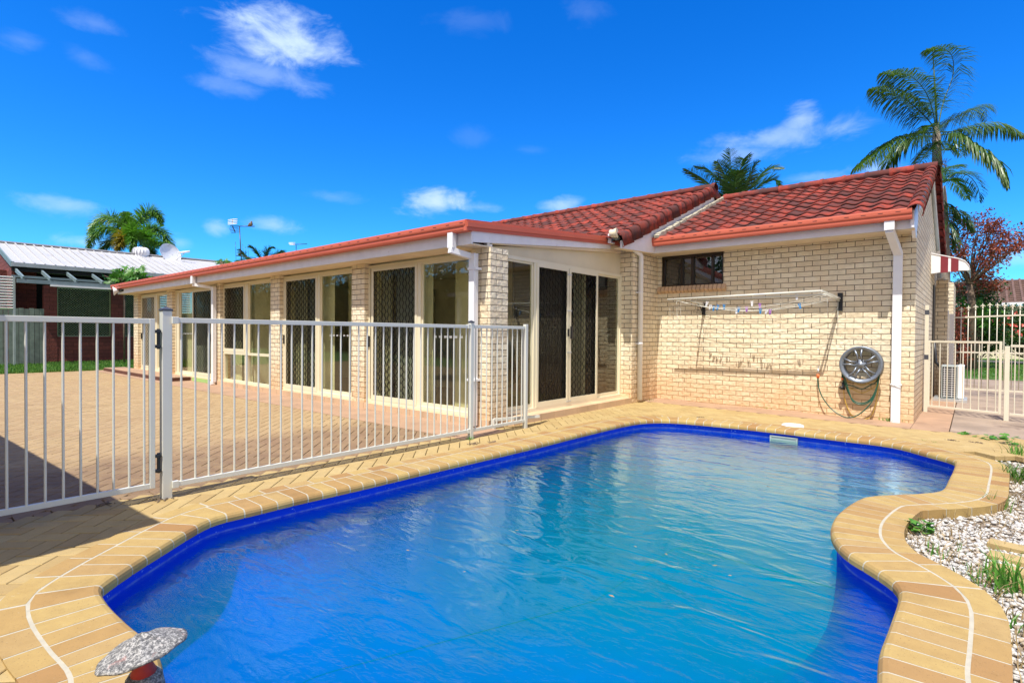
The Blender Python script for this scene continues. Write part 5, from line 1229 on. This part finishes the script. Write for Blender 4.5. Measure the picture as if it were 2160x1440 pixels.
# copper leaved tree
W8 = 21; bt = np.array([*AT(2052, 711, W8)[:2], 0.0])
ct = thing('copper_leaf_tree', 'copper red leaved tree with bare twigs to the right of the striped awning', 'tree', bt); mb = MB(); mb2 = MB()
mb2.tube([bt, AT(2050, 640, W8), AT(2045, 600, W8)], [.16, .13, .10], 8)
tips = [(2015, 540), (2005, 500), (2030, 505), (2050, 480), (2066, 468), (2060, 520), (2085, 510), (2100, 470), (2104, 480), (2118, 490), (2125, 530), (2118, 545), (2095, 545), (2140, 512), (2155, 505), (2080, 560), (2040, 560), (2020, 570), (2060, 590), (2085, 580), (2008, 610), (2050, 610), (1998, 480), (2000, 520), (2070, 540), (2105, 600), (2090, 480), (2010, 460), (2035, 530), (2100, 520), (2150, 515), (2120, 505)]
for x, y in tips:
    dd_ = random.uniform(-1.2, 1.2); p = AT(x, y, W8+dd_); s0_ = AT(2045, 600, W8)
    mb2.tube([s0_, s0_*.5+p*.5+RNG.uniform(-.15, .15, 3), p], [.045, .022, .008], 5, cap=False)
    for _ in range(4): q = p+RNG.normal(0, .2, 3); mb2.tube([p*.7+s0_*.3+RNG.normal(0, .1, 3), q], [.010, .004], 4, cap=False); leaves(mb, q, 32, .12, .058)
    leaves(mb, p, 60, .16, .058)
for i in range(60):
    a = AT(random.uniform(2000, 2100), random.uniform(585, 625), W8+random.uniform(-1, 1)); mb2.tube([a, a+RNG.normal(0, .35, 3)*[1, 1, .35]], [.008, .004], 4, cap=False)
mb.build('crown', MAT['redleaf'], ct, uv=False); mb2.build('branches', MAT['bark'], ct, uv=False)
def shrub(name, lab, cat, spots, n, spread, sz, mat, W_, flowers=None, core=True):
    bt = np.array([*AT(spots[0][0], 711, W_)[:2], 0.0]); t = thing(name, lab, cat, bt); mb = MB(); mb2 = MB()
    for x, y in spots:
        p = AT(x, y, W_+random.uniform(-.5, .5)); leaves(mb, p, n, spread, sz); mb2.tube([bt+[random.uniform(-.3, .3), random.uniform(-.3, .3), 0], (bt+p)/2+RNG.normal(0, .1, 3), p], [.03, .02, .006], 5, cap=False)
    mb.build('foliage', MAT[mat], t, uv=False); mb2.build('branches', MAT['bark'], t, uv=False)
    if flowers:
        mb = MB()
        for x, y in flowers:
            p = AT(x, y, W_-.9)
            for k_ in range(9): a = RNG.normal(0, 1, 3); a /= np.linalg.norm(a); b = np.cross(a, RNG.normal(0, 1, 3)); b /= np.linalg.norm(b); mb.add([p+a*.005, p+a*.06+b*.04, p+a*.09, p+a*.06-b*.04], [(0, 1, 2, 3)])
        mb.build('flowers', MAT['pink'], t, uv=False)
    return t
W9 = 24
rs = random.Random(3)
shrub('green_shrub', 'dense green arching shrub under the copper tree behind the spear gate', 'shrub', [(rs.uniform(2002, 2100), rs.uniform(605, 700)) for _ in range(46)]+[(rs.uniform(2035, 2125), rs.uniform(688, 732)) for _ in range(26)], 90, .22, .075, 'darkleaf', 22.5)
g_ = shrub('cordyline', 'narrow green and yellow strappy shrub left of the pink flowered hedge', 'shrub', [(rs.uniform(2022, 2075), rs.uniform(640, 720)) for _ in range(20)], 60, .18, .09, 'weed', 21.5)
shrub('copper_shrub', 'low pink brown leafed shrub beside the white spear gate posts', 'shrub', [(rs.uniform(2008, 2030), rs.uniform(660, 762)) for _ in range(34)], 70, .13, .05, 'redleaf', 19.5)
fls = [(rs.uniform(2085, 2160), rs.uniform(668, 716)) for _ in range(26)]+[(2129, 670), (2109, 675), (2143, 660), (2063, 679), (2095, 688), (2113, 708), (2126, 708)]
shrub('flowering_hedge', 'dark green camellia hedge covered in pink flowers beyond the spear gate', 'hedge', [(rs.uniform(2060, 2240), rs.uniform(658, 722)) for _ in range(120)], 85, .24, .07, 'darkleaf', 25, fls)
# far right house
fh = thing('brown_roof_house', 'distant house with brown tiled roof and white gutter behind the flowering hedge', 'house', (8.5, 40, 0)); W0 = 42
FYh = 42.0
xl = float(PY(2104, 640, FYh)[0]); ze = float(PY(2130, 638, FYh)[2]); zr = float(PY(2130, 590, FYh+4)[2])
mb = MB(); mb.prism([(xl-3.5, FYh, ze), (xl+16, FYh, ze), (xl+16, FYh+4, zr), (xl-2.0, FYh+4, zr)], (0, 0, -.1))
rr_n = 12
for i in range(rr_n):
    t = i/rr_n; mb.beam((xl-3.4, FYh+4*t, ze+(zr-ze)*t+.03), (xl+16, FYh+4*t, ze+(zr-ze)*t+.03), .1, .06)
x = xl-3.2
while x < xl+16: mb.beam((x, FYh, ze+.04), (x, FYh+4, zr+.04), .10, .05); x += .33
mb.build('roof', MAT['brownroof'], fh, uv=False)
MB().bx(xl-3.5, xl+16, FYh-.15, FYh-.01, ze-.16, ze).build('gutter', MAT['white'], fh)
MB().bx(xl-3.0, xl+15, FYh+.5, FYh+4, -.05, ze-.16).build('wall', MAT['panel'], fh)
# ---- weeds, stepping pavers and litter
wi = 0
def tuft(x, y, n, h, sp, lab, mat='weed', wd=.008, z=None, dry=0, name='grass_tuft'):
    z = -.065 if z is None else z; t = thing(name, lab, 'weed', (x, y, z))
    o = blades('blades', MAT[mat], [(random.gauss(0, sp), random.gauss(0, sp), 0) for _ in range(n)], h, wd, .9, None, t)
    if dry: blades('dry_stalks', MAT['dry'], [(random.gauss(0, sp*1.5), random.gauss(0, sp*1.5), 0) for _ in range(dry)], h*.7, .006, 1.6, None, t)
    return t
for (px, py, n, h, sp, lab, m, dry) in [
    (2145, 1255, 60, .20, .05, 'long bladed green grass tuft at the right edge below the stepping pavers', 'weed', 20),
    (2092, 1225, 22, .16, .03, 'upright grass shoot just left of the biggest tuft by the coping bend', 'weed', 12),
    (2080, 1232, 30, .10, .05, 'low grass clump against the outer coping left of the upright shoot', 'weed', 14),
    (2150, 1015, 90, .16, .06, 'dark green grass clump beside the right end of the coping', 'grass', 18),
    (2150, 970, 80, .17, .06, 'bushy grass clump at the corner of the gravel and the deck', 'weed', 14),
    (2108, 1078, 16, .15, .05, 'thin tall grass stalks hanging over the outer coping curve', 'grass', 18),
    (1962, 1170, 14, .09, .04, 'short weeds growing along the outer coping beside the gravel', 'weed', 12),
    (2020, 1165, 8, .07, .03, 'tiny green shoots in the middle of the white gravel', 'weed', 8),
    (2140, 1330, 20, .08, .04, 'sparse weeds among dry stalks at the lower right edge', 'weed', 40)]:
    c = G(px, py, -.065); tuft(c[0], c[1], n, h, sp, lab, m, .012 if n > 50 else .009, dry=dry)
def leafy(px, py, n, r, lab, sz=.03, z=0, h=.03, lying=False, mat='weed'):
    c = G(px, py, z); t = thing('leafy_weed', lab, 'weed', c); mb = MB()
    for i in range(n):
        a = random.uniform(0, 6.283); q = c+[math.cos(a)*r*random.random()**.5, math.sin(a)*r*random.random()**.5, random.uniform(.2, 1)*h]; s = sz*random.uniform(.6, 1.2)
        nn_ = np.array([random.uniform(-.4, .4), random.uniform(-.4, .4), 1]); nn_ /= np.linalg.norm(nn_); d0 = np.cross(nn_, (math.cos(a), math.sin(a), .1)); d0 /= np.linalg.norm(d0); d1 = np.cross(nn_, d0)
        mb.add([q]+[q+(d0*math.cos(b)+d1*math.sin(b))*s*(1 if k_ % 2 else .75) for k_, b in enumerate(np.linspace(0, 6.283, 9)[:8])], [(0, k_+1, (k_+1) % 8+1) for k_ in range(8)])
        mb.add([c, c+[.002, 0, 0], q+[.002, 0, 0], q], [(0, 1, 2, 3)])
    mb.build('leaves', MAT[mat], t, uv=False)
leafy(1938, 1125, 70, .075, 'round leaved green weed tucked in the concave bend of the coping', .022, -.06, .09)
leafy(2033, 915, 8, .06, 'small green leafy weed on the deck nearest the side path', .035, -.04, .03)
leafy(2088, 925, 26, .16, 'spreading broad leaved vine on the deck at the right', .04, -.04, .03)
leafy(2125, 938, 14, .10, 'yellow green leafy shoots above the grass clump at the right edge', .035, -.04, .12)
leafy(1705, 912, 6, .03, 'tiny weed beside the white skimmer lid', .012, -.02, .015)
for i, (px, py, n, lb) in enumerate([(1948, 932, 22, 'pale grass tuft in the deck joints, leftmost of two'), (1975, 937, 24, 'pale grass tuft in the deck joints, right of the first'), (1870, 886, 50, 'green weeds along the wall base under the hose coil'), (1882, 888, 40, 'green weeds along the wall base against the white downpipe'), (1372, 845, 12, 'small weed in the inner corner behind the round downpipe'), (991, 927, 20, 'small weed at the foot of the slim fence post'), (1618, 862, 8, 'tiny weed at the wall base under the middle of the clothesline')]):
    z = -.03 if px > 1800 else 0; c = G(px, py, z); tuft(c[0], c[1], n, .05 if i > 1 else .035, .06 if i in (2, 3) else .025, lb, 'weed', .007, z=z)
for i, (px, py) in enumerate([(1000, 935), (1040, 932), (960, 919), (225, 1063), (340, 1053), (1533, 893), (2060, 930), (2010, 925), (2140, 935), (1180, 905), (1480, 880)]):
    c = G(px, py, .003); t = thing('leaf_litter', ['small dry debris on the deck joints '+w_ for w_ in ('below the slim fence post', 'right of the slim fence post', 'left of the slim fence post', 'below the gate hinge', 'in front of the thick gate post', 'behind the far pool edge', 'among the deck weeds by the leafy vine', 'on the deck left of the vine', 'at the right edge of the deck', 'below the security doors', 'near the pink round lid')][i], 'debris', c); mb = MB()
    for _ in range(26): q = c+[random.gauss(0, .03), random.gauss(0, .03), .002+clampz(c[0], c[1])]; a = random.uniform(0, 6.28); s = random.uniform(.006, .014); mb.ob(q, ((math.cos(a), math.sin(a), .2), (-math.sin(a), math.cos(a), 0), (0, 0, 1)), s, .003, .002)
    mb.build('bits', MAT['bark'], t, uv=False)
sp_ = [('topmost yellow stepping paver on the gravel', 1140), ('second yellow stepping paver from the top', 1165), ('third yellow stepping paver from the top', 1190), ('lowest yellow stepping paver on the gravel', 1212)]
for lab, py in sp_:
    c = G(2085, py, -.03); d_ = G(2160, py+17, -.03)-c; d_ /= np.linalg.norm(d_); sdv = np.array([-d_[1], d_[0], 0]); hw_ = .058
    m = MB().ob(c+d_*.16-[0, 0, .02]-sdv*0, (d_, sdv, (0, 0, 1)), .16, hw_*.98, .025).build('stepping_paver', MAT['deck'], origin=c, bevel=.003); tag(m, lab, 'paver', 'stepping pavers on the gravel')
# dead stalks in the gravel
pts = []
for _ in range(8000):
    x, y = random.uniform(-.4, 1.9), random.uniform(2.4, 7.7)
    if inside((x, y), OUTR): continue
    i = np.argmin(np.linalg.norm(OUTR-[x, y], axis=1)); dmin = np.linalg.norm(OUTR[i]-[x, y])
    if random.random() < math.exp(-dmin/.12)+.22: pts.append((x, y, -.06))
tag(blades('dead_grass', MAT['dry'], pts, .085, .006, 2.0), 'dead grass stalks along the gravel edge', 'dry grass', kind='stuff')

# ================================================================== BEHIND THE CAMERA (fence and an added hedge mirrored in the glass, and the roof whose shadow falls on the paving)
ps = thing('patio_shelter', 'flat roofed shelter whose corner shadow falls across the paving by the gate', 'shelter', (-6, -2.5, 0)); HZ = 2.45
mb = MB(); k = HZ
cx_, cy_ = -4.01+.1*k, 1.214-.48*k
q1 = np.array([-8.86+.1*k, .984-.48*k]); d_ = q1-[cx_, cy_]; q1 = np.array([cx_, cy_])+d_*1.7
q2 = np.array([-3.915+.1*k, .432-.48*k]); d2 = q2-[cx_, cy_]; q2 = np.array([cx_, cy_])+d2*5
mb.prism([(cx_, cy_, HZ), (q1[0], q1[1], HZ), (q1[0]+d2[0]*5, q1[1]+d2[1]*5, HZ), (q2[0], q2[1], HZ)], (0, 0, -.10)); mb.build('roof', MAT['grey'], ps)
for x, y in ((cx_-.15, cy_-.15), (q1[0]+.3, q1[1]-.2), (cx_, cy_-3.6)): MB().bx(x-.05, x+.05, y-.05, y+.05, 0, HZ-.1).build('post', MAT['white'], ps)
bf = thing('boundary_fence', 'grey green paling boundary fence behind the lawn seen mirrored in the glass doors', 'fence', (-10, -9, 0)); mb = MB(); x = -27
while x < 8: mb.bx(x+.003, x+.145, -9.02, -9.0+random.uniform(0, .01), 0, 1.75+random.uniform(-.02, .02)); x += .15
mb.build('palings', MAT['timber'], bf)
hg = thing('sky_hiding_hedge', 'tall dark green hedge added behind the boundary fence to hide sky mirrored in the glass', 'hedge', (-12, -11, 0)); mb = MB(); x = -60  # added unseen hedge, keeps bright sky out of the door reflections
while x < 3.0:
    for z in (1.0, 2.2, 3.4, 4.5, 5.3): leaves(mb, np.array([x, -11+random.uniform(-.3, .3), z+random.uniform(-.3, .3)]), 55, .5, .17)
    x += .8
mb.build('foliage', MAT['darkleaf'], hg, uv=False)
mb = MB(); x = -60
while x < 3.0: mb.tube([(x, -11.2, 0), (x+.1, -11.2, 2.2), (x, -11.2, 4.4)], [.06, .05, .02], 5); x += 1.6
mb.build('stems', MAT['bark'], hg, uv=False)
MB().bx(-60, 3, -11.75, -11.65, 0, 4.8).build('hedge_backing', MAT['darkleaf'], hg)  # solid sheet added inside the hedge to block the sky

rs2 = random.Random(11)
for (px, py) in [(1340, 1152), (1405, 1168), (1180, 1062), (1258, 1010), (1508, 1192), (1540, 1213), (1620, 1025), (1690, 1098), (1290, 1256), (1090, 1118), (980, 1205), (1450, 1100), (1725, 1045), (860, 1160)]:
    c = G(px, py, -.122); a = rs2.uniform(0, 6.28); s_ = rs2.uniform(.010, .02); mb = MB(); d0 = np.array([math.cos(a), math.sin(a), 0]); d1 = np.array([-math.sin(a), math.cos(a), 0])
    mb.add([c-d0*s_, c+d1*s_*.45+[0, 0, .002], c+d0*s_, c-d1*s_*.4+[0, 0, .001]], [(0, 1, 2, 3)])
    tag(mb.build('floating_leaf', MAT['dry'], origin=c), 'tiny pale leaf floating on the pool water', 'leaf', 'tiny leaves floating on the pool')
